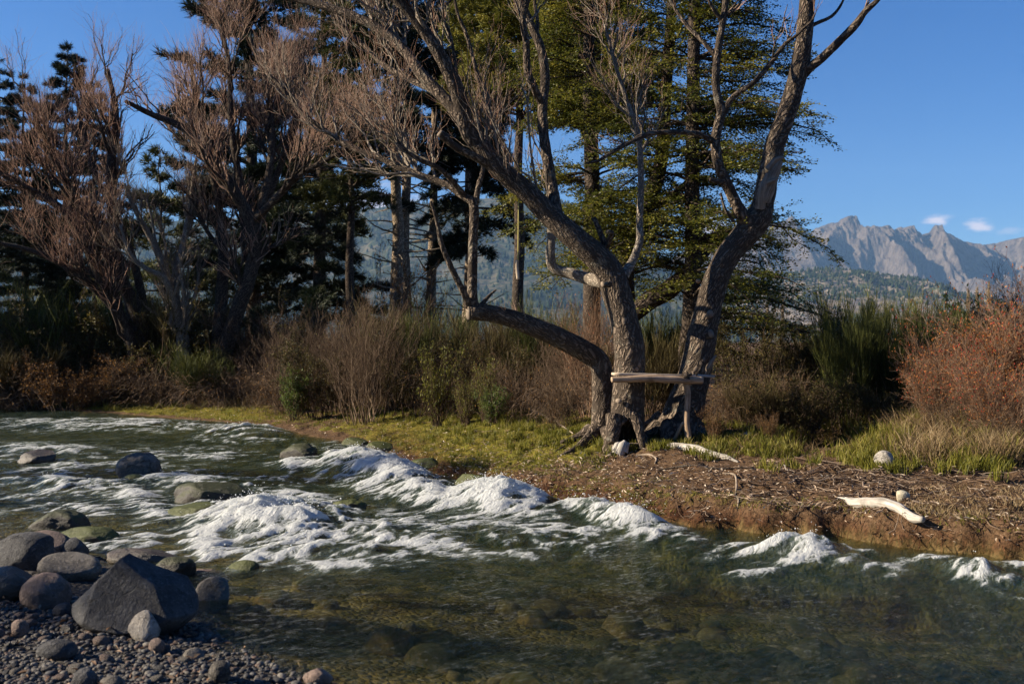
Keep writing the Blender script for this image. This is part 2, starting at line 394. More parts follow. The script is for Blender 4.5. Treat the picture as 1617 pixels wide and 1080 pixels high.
c = n.mix(land, bc, lc); c = n.mix(beach, c, gv)
h = n.math('ADD', n.math('MULTIPLY', nf, .6), n.math('ADD', n.math('MULTIPLY', nm, .5), n.math('MULTIPLY', nff, .25)))
h = n.math('ADD', h, n.math('MULTIPLY', n.math('MULTIPLY', pe, bed), 2.0))
b = n.add('ShaderNodeBsdfPrincipled', {'Base Color': c, 'Roughness': .95, 'Specular IOR Level': .1, 'Normal': n.bump(h, .8, .045)})
n.out(b.outputs[0])
gr = np.clip(fbm(p3(X, Y)*.35, 2, .5, 21)*.9+.12, 0, 1)
u, v = topx(X, Y, Z)
gr = np.maximum(gr*sstep(1.2, 2.6, dF)*.8, np.exp(-((u-760)/260)**2-((v-690)/45)**2)*.9)
gr = np.maximum(gr, sstep(620, 200, u)*.92*(dF > 0)*(dF < 3))
gr = np.maximum(gr, .55*np.exp(-((u-690)/140)**2-((v-745)/28)**2))
gr = gr*sstep(.012, .06, Z)+.25*np.exp(-((u-1050)/200)**2-((v-790)/30)**2)
drop = np.clip((np.gradient(Z.reshape(len(ys), len(xs)), ys, axis=0)**2+np.gradient(Z.reshape(len(ys), len(xs)), xs, axis=1)**2)**.5, 0, 5).ravel()
edge = sstep(.20, .05, Z)*sstep(-3.6, -.5, X)*(dF > -.4)*(Z > -.3)
at = {'land': sstep(-.05, .05, dF), 'bed': (dF < 0)*1.0, 'beach': sstep(-.12, .02, dN), 'edge': edge, 'green': gr}
go = link('ground', make_mesh('ground', np.stack([X, Y, Z], -1), Q, np.zeros((0, 3), int), None, at, m)); tag(go, kind='structure')

# ---------------------------------------------------------------- the river
xs = axis([(-17, -6, .05), (-6, 6, .028), (6, 9, .07)], (-60, 60, 1.2))
ys = axis([(3.6, 13, .028), (13, 20, .045), (20, 32, .08)], (-45, 75, 1.2))
X, Y, Q = sheet(xs, ys)
near = (X > -90)
Zg, dF, dN = ground(X, Y, True)
keep = Zg < .16
qk = keep[Q].any(1); Q = Q[qk]
used = np.zeros(len(X), bool); used[Q.ravel()] = True
ren = np.cumsum(used)-1; X, Y, Zg, dF, dN = (a[used] for a in (X, Y, Zg, dF, dN)); Q = ren[Q]
u, v = topx(X, Y, 0)
S = X*FLOW[0]+Y*FLOW[1]; Tt = X*ACR[0]+Y*ACR[1]
def ell(cx, cy, rx, ry, k, rot=0):
    c, s = math.cos(rot), math.sin(rot); a = (u-cx); b = (v-cy)
    return k*np.exp(-(((a*c+b*s)/rx)**2+((-a*s+b*c)/ry)**2)**1.3)
foam = np.zeros(len(X))
for e in ((430, 842, 120, 36, 1.05), (330, 868, 50, 30, .8), (520, 815, 60, 25, .7), (600, 752, 105, 34, 1.0, .25), (680, 790, 90, 26, .8, .3), (470, 734, 40, 12, .85), (790, 800, 95, 22, 1.0, .08),
          (640, 848, 220, 42, .66), (500, 888, 230, 17, .72), (930, 808, 70, 16, .85, .12), (985, 828, 80, 20, 1.05, .2), (1060, 855, 70, 20, .55, .3), (850, 850, 150, 36, .5),
          (1270, 886, 130, 24, .85, .08), (1180, 872, 60, 14, .5), (1350, 900, 80, 18, .55), (1200, 908, 70, 7, .5), (1565, 920, 80, 16, .92, .25), (1480, 895, 60, 12, .6, .3), (1420, 880, 200, 9, .45, .1), (1610, 895, 40, 8, .5),
          (190, 676, 170, 8, .62), (390, 690, 60, 10, .85), (100, 670, 120, 7, .55), (60, 720, 110, 14, .55), (120, 745, 120, 16, .52), (300, 722, 120, 12, .45), (80, 780, 140, 16, .62), (250, 760, 130, 14, .5),
          (330, 775, 90, 14, .6), (420, 762, 90, 9, .55), (470, 790, 60, 12, .55), (150, 810, 130, 16, .42), (230, 805, 50, 22, .85, .5), (200, 860, 60, 14, .8), (360, 800, 70, 8, .5), (270, 885, 50, 12, .55)):
    foam = np.maximum(foam, ell(*e))+.0
foam = foam+.16*sstep(560, 300, u)*sstep(920, 840, v)
wsp = fbm(np.stack([S*.8, Tt*.5, S*0], -1), 2, .5, 33)
r1 = fbm(np.stack([S*1.25+wsp*1.2, Tt*.8+wsp*.6, S*0], -1), 3, .5, 31, True)          # crests lie across the current
r2 = fbm(np.stack([S*3.4+wsp*2.4, Tt*1.7+wsp*1.4, S*0+4], -1), 3, .55, 35, True)
turb = fbm(np.stack([S*5.5, Tt*2.4, S*0+3], -1), 3, .6, 41)
calm = fbm(np.stack([S*1.1, Tt*2.0, S*0], -1), 3, .5, 51)
rip = fbm(np.stack([S*6.5, Tt*5.0, S*0], -1), 3, .55, 61)
r3 = fbm(np.stack([S*8+wsp*4, Tt*3.6+wsp*3, S*0+8], -1), 3, .6, 37, True)
def rank(q): o = np.empty(len(q)); o[np.argsort(q)] = np.linspace(0, 1, len(q)); return o
env = np.clip(foam, 0, 1.05)*np.where((u < 440) & (v < 800), .72, 1.0)
q_ = rank(.34*rank(r1)+.42*rank(r2)+.36*rank(r3)+.22*rank(turb))
cov = np.where(u > 290, .98, .84)*env**1.1
fo = np.clip(.5+(q_-(1-cov))*1.15, 0, 1.1)*sstep(.02, .14, cov)
hum = np.zeros(len(X))
for e in ((430, 832, 110, 26, .15), (590, 748, 90, 22, .14, .2), (660, 782, 80, 16, .08, .3), (785, 795, 80, 17, .17), (965, 818, 70, 15, .13, .2), (880, 812, 40, 12, .05), (1270, 878, 70, 13, .09), (1330, 893, 60, 10, .05), (1560, 912, 60, 11, .08, .2),
          (200, 672, 150, 6, .06), (390, 686, 60, 8, .09), (80, 775, 140, 10, .07), (60, 716, 110, 10, .06), (300, 770, 110, 9, .06), (640, 850, 120, 14, .06), (520, 880, 120, 9, .05), (800, 855, 60, 10, .05)):
    hum = np.maximum(hum, ell(*e))
rgh = np.clip(foam, 0, 1)
h = hum*(.8+.35*r1+.25*r2)+rgh*(.085*(r1-.25)+.055*(r2-.25)+.022*(r3-.25)+.032*turb+.012*rip)+.020*calm+.012*rip+.012*r1+.006*(r3-.2)
h *= sstep(.0, .5, np.minimum(-dF, 9)*1.0+.15)*.9+.1
fade = sstep(45, 25, np.hypot(X, Y)); h *= fade; fo *= fade; fo[Zg > .12] *= .0
water_pts = np.stack([X, Y, h], -1)
dep = np.clip(h-Zg, 0, 2)
m, n = material('river_water')
uv = n.uv(); fa = n.attr('foam'); de = n.attr('depth')
ust = n.scale(uv, (1.5, .62, 1))
n1 = n.noise(ust, 5.0, 5, .62, .9); n2 = n.noise(ust, 15, 5, .66, 1.2); n3 = n.noise(ust, 4.0, 4, .6, 1.0)
rid = n.math('SUBTRACT', 1.0, n.math('ABSOLUTE', n.math('MULTIPLY', n.math('SUBTRACT', n2, .5), 5.0)))
rid2 = n.math('SUBTRACT', 1.0, n.math('ABSOLUTE', n.math('MULTIPLY', n.math('SUBTRACT', n1, .5), 5.0)))
ff = n.math('ADD', fa, n.math('ADD', n.math('MULTIPLY', n.math('SUBTRACT', rid, .5), .50), n.math('MULTIPLY', n.math('SUBTRACT', rid2, .5), .42)))
thin = n.math('MULTIPLY', n.smooth(ff, .10, .9), .24)
ff = n.math('MAXIMUM', n.math('MULTIPLY', n.smooth(ff, .42, 1.18), .92), thin)
bump = n.bump(n.math('ADD', n.math('MULTIPLY', n1, .6), n.math('MULTIPLY', n2, .35)), .7, .06)
fb = n.bump(n.math('ADD', n.math('MULTIPLY', n2, .8), n.math('MULTIPLY', n1, .8)), .8, .06)
refl = n.add('ShaderNodeBsdfGlossy', {'Color': (1, 1, 1), 'Roughness': .02, 'Normal': bump}).outputs[0]
through = n.math('POWER', 2.718, n.math('MULTIPLY', de, -1.1))
tint = n.mix(n.math('POWER', 2.718, n.math('MULTIPLY', de, -1.2)), (.42, .62, .40), (.95, .93, .80))
clear = n.add('ShaderNodeBsdfTransparent', {'Color': tint}).outputs[0]
murk = n.add('ShaderNodeBsdfDiffuse', {'Color': (.005, .016, .009)}).outputs[0]
body = n.add('ShaderNodeMixShader', {0: through, 1: murk, 2: clear}).outputs[0]
fr = n.add('ShaderNodeFresnel', {'IOR': 1.33, 'Normal': bump}).outputs[0]
wet = n.add('ShaderNodeMixShader', {0: n.math('MULTIPLY', fr, .48), 1: body, 2: refl}).outputs[0]
fcol = n.mix(n.smooth(ff, .25, .85), (.24, .30, .27), (.78, .80, .79))
fd = n.add('ShaderNodeBsdfPrincipled', {'Base Color': fcol, 'Roughness': .55, 'Specular IOR Level': .4, 'Normal': fb}).outputs[0]
ft = n.add('ShaderNodeBsdfTranslucent', {'Color': (.8, .83, .8), 'Normal': fb}).outputs[0]
white = n.add('ShaderNodeMixShader', {0: .35, 1: fd, 2: ft}).outputs[0]
n.out(n.add('ShaderNodeMixShader', {0: ff, 1: wet, 2: white}).outputs[0])
wo = link('river_water', make_mesh('river_water', water_pts, Q, np.zeros((0, 3), int), np.stack([S, Tt], -1), {'foam': fo, 'depth': dep}, m)); tag(wo, kind='structure')
# drops thrown up from the breaking crests
pr = np.clip(fo-.75, 0, 1)*np.clip(hum*9, 0.05, 1)*(Y < 20)*(np.abs(X) < 8)
k = rng.choice(len(X), 2600, p=pr/pr.sum())
c = water_pts[k]+rng.normal(0, .03, (len(k), 3)); c[:, 2] = h[k]+.004+rng.exponential(.026, len(k))
r = np.clip(rng.lognormal(-5.85, .45, len(k)), .001, .007)
o8 = np.array([(1, 0, 0), (-1, 0, 0), (0, 1, 0), (0, -1, 0), (0, 0, 1), (0, 0, -1)], float)
t8 = np.array([(0, 2, 4), (2, 1, 4), (1, 3, 4), (3, 0, 4), (2, 0, 5), (1, 2, 5), (3, 1, 5), (0, 3, 5)])
V = (c[:, None, :]+r[:, None, None]*o8[None]*rng.uniform(.7, 1.5, (len(k), 1, 3))).reshape(-1, 3)
T = (np.arange(len(k))[:, None, None]*6+t8[None]).reshape(-1, 3)
m, n = material('water_spray')
n.out(n.add('ShaderNodeMixShader', {0: .4, 1: n.add('ShaderNodeBsdfPrincipled', {'Base Color': (.88, .9, .9), 'Roughness': .25}).outputs[0], 2: n.add('ShaderNodeBsdfTranslucent', {'Color': (.9, .92, .92)}).outputs[0]}).outputs[0])
tag(Geo().add(V, None, T).build('water_spray', m), 'white drops thrown up by the rapids', 'spray', kind='stuff')

# ---------------------------------------------------------------- the far range, the forested hills and the air between
def azx(px, Y): return (px-CX)/FPX*Y
def ridge_mesh(name, prof, Yc, depth, mat, amp, gul, seed, base=0.0, nu=420, nv=90, jag=0.0, back=.5):
    px = np.array([p for p, _ in prof], float); hh = np.array([(CY-y-(4 if Yc > 6000 else 0))/FPX*Yc+CAMZ for _, y in prof])
    U = np.linspace(px[0], px[-1], nu); H = np.interp(U, px, hh); xw = azx(U, Yc)
    H = H+jag*fbm(p3(xw/150, xw*0), 4, .65, seed, True)-jag*.45
    vv = np.concatenate([np.linspace(0, 1, nv), 1+np.linspace(0, 1, 14)[1:]*back])
    XX, VV = np.meshgrid(xw, vv); HH = np.broadcast_to(H, XX.shape)
    YY = Yc-depth+VV*depth
    rise = np.where(VV < 1, np.clip(VV, 0, 1)**1.55, 1-(VV-1)/back*1.0)
    q = np.stack([XX/gul, YY/gul*.33, XX*0], -1).reshape(-1, 3)
    wv = np.stack([fbm(q*.6+5, 2, .5, seed+50), q[:, 0]*0, q[:, 0]*0], -1)
    r = fbm(q+wv*.9, 6, .56, seed+3, True).reshape(XX.shape)
    env = np.where(VV < 1, np.sin(np.clip(VV, 0, 1)*PI*.5)**.8*(1-.75*sstep(.8, 1.0, VV)), .3)
    ZZ = base+(HH-base)*rise+amp*(r-.25)*env
    ZZ = np.where(VV > .55, np.minimum(ZZ, HH*1.005), ZZ)
    i = np.arange(XX.size).reshape(XX.shape)
    Qm = np.stack([i[:-1, :-1], i[:-1, 1:], i[1:, 1:], i[1:, :-1]], -1).reshape(-1, 4)
    pts = np.stack([XX, YY, ZZ], -1)
    o = link(name, make_mesh(name, pts.reshape(-1, 3), Qm, np.zeros((0, 3), int), None, {'up': np.clip(VV, 0, 1).ravel()}, mat))
    return tag(o, kind='structure'), pts
m, n = material('mountain_rock')
ob = n.geo(); z = n.add('ShaderNodeSeparateXYZ', {0: n.geo('Normal')}).outputs[2]
a = n.noise(ob, .004, 6, .65); bnoise = n.noise(n.scale(ob, (1, 1, .35)), .016, 6, .7)
c = n.mix(n.smooth(bnoise, .35, .65), (.065, .053, .046), (.175, .142, .116))
c = n.mix(n.math('MULTIPLY', n.smooth(z, .72, .86), n.smooth(a, .4, .55)), c, (.125, .092, .066))
h = n.math('ADD', n.math('MULTIPLY', a, 1.0), bnoise)
b = n.add('ShaderNodeBsdfPrincipled', {'Base Color': c, 'Roughness': 1.0, 'Specular IOR Level': .05, 'Normal': n.bump(h, 1.0, 60)})
n.out(b.outputs[0])
ridge_mesh('mountain_range', [(1230, 420), (1262, 385), (1285, 362), (1299, 356), (1318, 350), (1336, 362), (1356, 365), (1373, 368), (1396, 370), (1418, 360), (1432, 364), (1447, 371), (1477, 366), (1503, 377), (1533, 389), (1547, 386), (1570, 384), (1588, 379), (1596, 390), (1617, 393), (1700, 388), (1800, 398), (1950, 380), (2150, 410)],
           7600, 2400, m, 470, 420, 5, nu=820, nv=150, jag=38)
ridge_mesh('mountain_shoulder', [(900, 480), (980, 440), (1060, 405), (1118, 378), (1151, 364), (1185, 355), (1215, 350), (1238, 343), (1251, 338), (1262, 347), (1285, 372), (1330, 405), (1372, 430), (1440, 470)], 6900, 1700, m, 130, 520, 9, nu=380, nv=90, jag=28)
m, n = material('hill_slope'); ob = n.geo()
a = n.noise(ob, .006, 5, .6); d = n.noise(ob, .03, 4, .65)
c = n.mix(n.smooth(a, .42, .6), (.035, .042, .022), (.11, .095, .06)); c = n.mix(n.smooth(d, .45, .62), c, (.035, .045, .020))
n.out(n.add('ShaderNodeBsdfPrincipled', {'Base Color': c, 'Roughness': 1.0, 'Specular IOR Level': .05, 'Normal': n.bump(d, 1.0, 12)}).outputs[0])
_, LH = ridge_mesh('forested_slope', [(-900, 400), (-400, 350), (0, 345), (300, 352), (480, 340), (600, 330), (720, 322), (855, 311), (905, 330), (980, 372), (1080, 425), (1180, 462), (1290, 492), (1400, 505)], 4600, 2300, m, 90, 500, 13, nu=420, nv=110, jag=20)
m2, n = material('hill_cliff'); ob = n.geo(); z = n.add('ShaderNodeSeparateXYZ', {0: n.geo('Normal')}).outputs[2]
a = n.noise(n.scale(ob, (1, 1, .3)), .03, 6, .65)
c = n.mix(n.smooth(a, .35, .65), (.13, .105, .08), (.27, .22, .165)); c = n.mix(n.smooth(n.noise(ob, .012, 4), .5, .62), c, (.07, .08, .035))
n.out(n.add('ShaderNodeBsdfPrincipled', {'Base Color': c, 'Roughness': 1.0, 'Specular IOR Level': .05, 'Normal': n.bump(a, 1.0, 14)}).outputs[0])
_, RH = ridge_mesh('forested_hill', [(1080, 480), (1150, 462), (1220, 440), (1265, 428), (1300, 426), (1350, 429), (1400, 436), (1440, 442), (1475, 453), (1510, 465), (1560, 480), (1640, 494), (1800, 505), (2100, 500)], 3300, 1000, m2, 55, 260, 17, nu=260, nv=70, jag=6)
def forest(name, pts, cnt, hgt, wmask, label, colr):
    flat = pts.reshape(-1, 3); pr = wmask(pts).ravel(); pr = pr/pr.sum()
    k = rng.choice(len(flat), cnt, p=pr); c = flat[k].copy()
    sx = abs(pts[0, 1, 0]-pts[0, 0, 0]); sy = abs(pts[1, 0, 1]-pts[0, 0, 1])
    c[:, 0] += rng.uniform(-sx, sx, cnt); c[:, 1] += rng.uniform(-sy, sy, cnt); c[:, 2] -= 3
    H = hgt*rng.uniform(.55, 1.25, cnt); R = H*rng.uniform(.2, .34, cnt)
    ns = 5; ang = np.arange(ns)*2*PI/ns
    lev = [(0.05, .8), (.35, 1.0), (.7, .55)]
    rings = [c[:, None, :]+np.stack([np.cos(ang)[None]*R[:, None]*f*rng.uniform(.7, 1.3, (cnt, ns)), np.sin(ang)[None]*R[:, None]*f*rng.uniform(.7, 1.3, (cnt, ns)), np.broadcast_to((H*z0)[:, None], (cnt, ns))], -1) for z0, f in lev]
    top = c+np.stack([H*0, H*0, H], -1)
    V = np.concatenate(rings+[top[:, None, :]], 1); per = V.shape[1]
    q = []; t = []
    for l in range(2):
        for j in range(ns): q.append((l*ns+j, l*ns+(j+1) % ns, (l+1)*ns+(j+1) % ns, (l+1)*ns+j))
    for j in range(ns): t.append((2*ns+j, 2*ns+(j+1) % ns, 3*ns))
    b0 = np.arange(cnt)[:, None, None]*per
    g = Geo().add(V.reshape(-1, 3), (b0+np.array(q)[None]).reshape(-1, 4), (b0+np.array(t)[None]).reshape(-1, 3), None, np.repeat(rng.random(cnt), per))
    return tag(g.build(name, colr), label, 'forest', kind='stuff')
mf = m_leaf('far_forest', [(.014, .024, .012), (.030, .045, .018), (.06, .062, .024)], .05, .9, .05)
mf2 = m_leaf('far_bare_woods', [(.05, .04, .025), (.11, .085, .05), (.16, .12, .07)], .05, .9, .05)
def wl(p):
    return (.25+np.clip(fbm(p.reshape(-1, 3)/340, 3, .5, 77).reshape(p.shape[:2])+.25, 0, 1)*2)*(np.arange(p.shape[0])[:, None] < 112)
def wr(p):
    vv = np.arange(p.shape[0])[:, None]/69.0
    f = np.clip(fbm(p.reshape(-1, 3)/120, 3, .5, 79).reshape(p.shape[:2])+.2, 0, 1)
    return (sstep(.5, .72, vv)*2.4+f*.3)*(vv < 1.08)
forest('hillside_forest', LH, 11000, 24, wl, 'dark conifer forest covering the hazy blue hillside behind the trees', mf)
forest('hilltop_forest', RH, 8000, 13, wr, 'conifer wood on the low hill below the rocky range', mf)
# air: thins and blues everything beyond a few hundred metres
me = bpy.data.meshes.new('haze')
bx = [(-9500, -400, -60), (9500, -400, -60), (9500, 9500, -60), (-9500, 9500, -60)]
vv = bx+[(x, y, 1650) for x, y, _ in bx]
me.from_pydata(vv, [], [(3, 2, 1, 0), (4, 5, 6, 7), (0, 1, 5, 4), (1, 2, 6, 5), (2, 3, 7, 6), (3, 0, 4, 7)])
m, n = material('haze')
pv = n.add('ShaderNodeVolumePrincipled', {'Color': (.34, .61, 1.0), 'Density': 5.2e-5, 'Anisotropy': 0.1})
n.add('ShaderNodeOutputMaterial', {'Volume': pv.outputs[0]})
me.materials.append(m); ho = link('haze', me); tag(ho, 'thin blue air in front of the mountains', 'haze', kind='stuff')
# ---------------------------------------------------------------- trees
BARK = m_bark('furrowed_bark', (.026, .019, .014), (.215, .165, .122), (.23, .215, .17), .8, .03, .45)
BARK_DK = m_bark('dark_bark', (.022, .016, .012), (.14, .105, .078), (.20, .19, .15), 1.0, .02, .3)
BARK_PALE = m_bark('pale_bark', (.10, .08, .06), (.42, .35, .27), (.45, .43, .36), 1.3, .012, .5)
BARK_PINE = m_bark('pine_bark', (.08, .055, .04), (.50, .39, .27), None, .7, .03)
CUT = m_wood('cut_wood', (.34, .17, .08), (.52, .31, .16))
CUT_GREY = m_wood('weathered_cut', (.15, .115, .085), (.36, .285, .21), .6, 1.6)
TWIG_RED = m_leaf('red_twigs', [(.10, .055, .038), (.22, .12, .08), (.32, .20, .14), (.38, .28, .21)], .0, .8, .2, .15)
TWIG_GREY = m_leaf('grey_twigs', [(.08, .055, .04), (.18, .13, .095), (.30, .24, .18)], .0, .8, .2, .15)

def stem(pts, **kw):
    """photo polyline (px, py, half width px, distance) -> world path and radii"""
    w = np.array([P(a, b, d) for a, b, r, d in pts]); r = np.array([r/FPX*d for a, b, r, d in pts])
    return w, r
def resamp(path, rad, K=24):
    p, r = catmull(path, rad, .05)
    L = np.concatenate([[0], np.cumsum(np.linalg.norm(np.diff(p, axis=0), axis=-1))]); t = np.linspace(0, L[-1], K)
    return np.stack([np.interp(t, L, p[:, i]) for i in range(3)], -1), np.interp(t, L, r)
def shoots(sp, sr, per, t0, t1, ln, spread, up, K=6, ratio=.5, curv=.15, wig=.11, taper=.35, rmin=.002, lendecay=.4, out=None):
    """side branches from source paths sp (N,K0,3)"""
    N, K0, _ = sp.shape
    i = np.repeat(np.arange(N), per); M = len(i)
    t = rng.uniform(t0, t1, M)*(K0-1); a = np.clip(t.astype(int), 0, K0-2); f = (t-a)[:, None]
    p0 = sp[i, a]*(1-f)+sp[i, a+1]*f; tan = nrm(sp[i, a+1]-sp[i, a]); r0 = sr[i, a]*(1-f[:, 0])+sr[i, a+1]*f[:, 0]
    rv = unit(M); rv = nrm(rv-tan*(rv*tan).sum(-1, keepdims=True))
    d = tan*1.0+rv*spread*rng.uniform(.5, 1.3, (M, 1))+np.array([0, 0, up])
    if out is not None: d = d+out*nrm((p0-np.asarray([sp[:, 0].mean(0)]))*[1, 1, 0])
    d = nrm(d)
    L = ln*rng.uniform(.55, 1.25, M)*(1-lendecay*(t/(K0-1)-t0)/max(t1-t0, .01))
    s = np.linspace(0, 1, K)
    path = p0[:, None]+d[:, None]*(L[:, None]*s)[..., None]+np.array([0, 0, 1.])*(curv*L[:, None]*s**2)[..., None]
    w = np.cumsum(rng.normal(size=(M, K, 3)), 1)*(wig*L[:, None, None]/math.sqrt(K)); w -= w[:, :1]
    path = path+w
    rad = np.maximum(r0*ratio, rmin)[:, None]*(1-(1-taper)*s[None])
    return path, np.maximum(rad, rmin*.6)
def add_tubes(g, path, rad, ns=3, tint=None):
    V, Q, U = tubes(path, rad, ns)
    A = None if tint is None else np.repeat(np.broadcast_to(tint, (len(path),)), path.shape[1]*ns)
    g.add(V, Q, None, U, A)
def bare_crown(stems, spec, g1, g2, tint=(0, 1)):
    """spec rows: (per, t0, t1, length, spread, up, K, ratio, rmin); the last level goes to g2"""
    sp = np.stack([resamp(*s)[0] for s in stems]); sr = np.stack([resamp(*s)[1] for s in stems])
    for j, (per, t0, t1, ln, spr, up, K, ratio, rmin) in enumerate(spec):
        sp, sr = shoots(sp, sr, per, t0, t1, ln, spr, up, K, ratio, rmin=rmin)
        if j < len(spec)-1: add_tubes(g1, sp, sr, 5 if j == 0 else 4, .5)
        else: add_tubes(g2, sp, sr, 3, rng.uniform(*tint, len(sp)))
    return sp
def limb_obj(name, pts, mat, parent, ns=14, step=.06, rough=.06, seed=0, org=None, **kw):
    w, r = stem(pts); V, Q, T, U = limb(w, r, ns, step, rough, seed, **kw)
    return Geo().add(V, Q, T, U).build(name, mat, parent, org)
def cut_obj(px, py, Y, n, rpx, mat, parent, org, seed=0, name='cut_face', tl=.05):
    """a sawn stub: a short collar of bark with a pale disc on its end"""
    c = P(px, py, Y); n = nrm(np.array(n, float)); r = rpx/FPX*Y
    if tl < .02:
        D = disc(c+n*.004, n, r, seed); return Geo().add(D[0], D[1], D[2], np.stack([D[0][:, 0]-c[0], D[0][:, 2]-c[2]], -1)*.3).build(name, mat, parent, org)
    V, Q, T, U = limb(np.array([c-n*tl*2.2, c-n*tl, c]), np.array([r*1.25, r*1.12, r*1.04]), 14, .02, .06, seed, cap=True)
    k = Geo().add(V, Q, T, U).build('knot', BARK, parent, org)
    D = disc(c+n*r*.27, n, r*.95, seed)
    U2 = np.stack([D[0][:, 0]-c[0], D[0][:, 2]-c[2]], -1)*.3
    return Geo().add(D[0], D[1], D[2], U2).build(name, mat, k, org)

# --- the big hollow tree whose trunk leans to the left
B = onground(985, 708); org = B.copy()
t = thing('hollow_tree', 'bare riverside tree with a rotted hollow at its foot and a trunk leaning left', 'tree', org, 'big bare trees on the bank')
D0 = B[1]
hol = P(991, 684, D0)
def hollow(V, p, A, LL):
    x, y, z = V[..., 0], V[..., 1], V[..., 2]
    q = ((x-hol[0])/.155)**2+((z-hol[2]+.0)/.165)**2
    nz = perlin(np.stack([x*9, z*9, x*0], -1).reshape(-1, 3), 4).reshape(x.shape)
    dpt = .33*(1-sstep(.55, 1.05, q+nz*.5)); front = y < p[:, None, 1]-.02
    rimf = np.exp(-((q-1.25)/.3)**2)*.022
    V = V.copy(); V[..., 1] += np.where(front, dpt-rimf, 0)
    return V
MAIN = [(984, 724, 34, D0), (985, 706, 31, D0), (989, 680, 27.5, D0), (992, 640, 26, D0), (993, 600, 25, D0), (994, 550, 24, D0), (984, 500, 22, D0), (974, 465, 22.5, D0), (962, 430, 22, D0), (938, 402, 20.5, D0-.05), (905, 374, 18.5, D0-.1), (868, 340, 17.5, D0-.1),
        (832, 303, 16, D0-.15), (790, 268, 15, D0-.2), (757, 228, 14.5, D0-.25)]
limb_obj('trunk', MAIN, BARK, t, 56, .022, .055, 3, org, deform=hollow)
limbs = [
    [(757, 232, 13, D0-.25), (738, 205, 13, D0-.3), (724, 150, 12.5, D0-.4), (702, 100, 11, D0-.5), (674, 55, 9.5, D0-.6), (642, 15, 8.5, D0-.7), (600, -35, 7.5, D0-.8), (560, -120, 6, D0-.9)],
    [(752, 222, 10, D0-.25), (716, 172, 9.5, D0-.1), (692, 146, 9.5, D0), (664, 116, 9, D0+.1), (640, 82, 8.5, D0+.2), (603, 49, 8, D0+.3), (562, 28, 7, D0+.4), (514, 11, 6, D0+.5), (470, 0, 5, D0+.6), (400, -12, 4, D0+.7)],
    [(697, 150, 5, D0), (647, 126, 4.6, D0+.3), (607, 104, 4.2, D0+.5), (581, 78, 4, D0+.7), (551, 52, 3.4, D0+.8), (528, 22, 2.5, D0+.9)],
    [(880, 345, 11, D0-.1), (877, 325, 9.5, D0-.05), (869, 280, 9, D0+.1), (858, 207, 8, D0+.2), (857, 165, 8, D0+.25), (861, 126, 7.5, D0+.3), (855, 81, 7, D0+.35), (838, 38, 6.5, D0+.4), (820, -5, 6, D0+.4), (800, -90, 5, D0+.4)],
    [(856, 165, 6.5, D0+.25), (844, 140, 6, D0+.1), (833, 112, 6, D0), (831, 67, 5.5, D0-.1), (826, 30, 5, D0-.15), (838, -20, 4.5, D0-.2), (850, -100, 3.5, D0-.2)],
    [(845, 60, 3.2, D0+.35), (849, 40, 3, D0+.45), (844, 0, 2.6, D0+.5), (840, -60, 2, D0+.5)],
    [(775, 262, 8, D0-.2), (750, 248, 6.5, D0-.35), (722, 234, 6, D0-.5), (696, 212, 5.5, D0-.62)],
    [(984, 436, 9, D0+.1), (1000, 410, 6.5, D0+.2), (1010, 380, 6, D0+.25), (1010, 345, 5.5, D0+.3), (1012, 300, 5, D0+.3), (1010, 230, 4.5, D0+.4), (1001, 190, 4, D0+.4), (986, 148, 3.4, D0+.5), (969, 93, 2.8, D0+.5), (955, 40, 2.2, D0+.6)],
    [(958, 444, 13, D0+.05), (931, 441, 10, D0+.3), (905, 433, 9, D0+.45), (884, 428, 8.5, D0+.5), (872, 420, 8, D0+.5), (869, 400, 7.5, D0+.5), (871, 372, 6.5, D0+.5), (868, 352, 5, D0+.5)],
    [(958, 405, 7, D0+.05), (955, 388, 5.5, D0+.02), (948, 368, 4.5, D0), (938, 344, 3.5, D0)],
    [(957, 395, 4, D0), (962, 380, 4.5, D0-.08), (966, 368, 4.5, D0-.16), (958, 366, 3.5, D0-.22)],
    [(640, 84, 4, D0+.2), (625, 60, 3, D0+.3), (604, 30, 2.4, D0+.3), (596, -5, 2, D0+.3)],
    [(722, 150, 4, D0-.4), (720, 110, 3, D0-.5), (712, 60, 2.6, D0-.5), (700, 20, 2, D0-.5), (722, -10, 1.6, D0-.5)],
    [(757, 130, 3.2, D0-.3), (738, 60, 3, D0-.2), (722, 20, 2.4, D0-.2), (716, -20, 2, D0-.2)],
]
for i, l in enumerate(limbs):
    limb_obj('branch', l, BARK_PALE if i in (7, 8) else BARK, t, 16 if l[0][2] > 7 else 10, .05, .07, 20+i, org)
g1, g2 = Geo(), Geo()
bare_crown([stem(limbs[i]) for i in (0, 1, 2, 4, 7, 11, 12)], [(6, .25, 1, 1.1, .7, .25, 7, .42, .008), (5, .2, 1, .75, .7, .3, 6, .6, .005), (4, .15, 1, .45, .75, .3, 5, .6, .0022)], g1, g2)
bare_crown([stem([(a[0], a[1], min(a[2], 5), a[3]) for a in MAIN[9:]])], [(11, .2, 1, 1.2, .8, .75, 7, .5, .007), (6, .2, 1, .7, .6, .5, 6, .55, .0045), (4, .2, 1, .4, .7, .3, 5, .6, .0022)], g1, g2)
bare_crown([stem(limbs[7][3:])], [(9, .2, 1, .8, .9, .4, 7, .6, .006), (6, .2, 1, .5, .7, .4, 6, .6, .004), (5, .2, 1, .35, .6, .3, 5, .6, .0028)], g1, g2)
g1.build('crown', BARK_PALE, t, org); g2.build('twigs', TWIG_RED, t, org)
cut_obj(952, 449, D0-.29, (-.85, -.5, -.05), 4.5, CUT_GREY, t, org, 1)
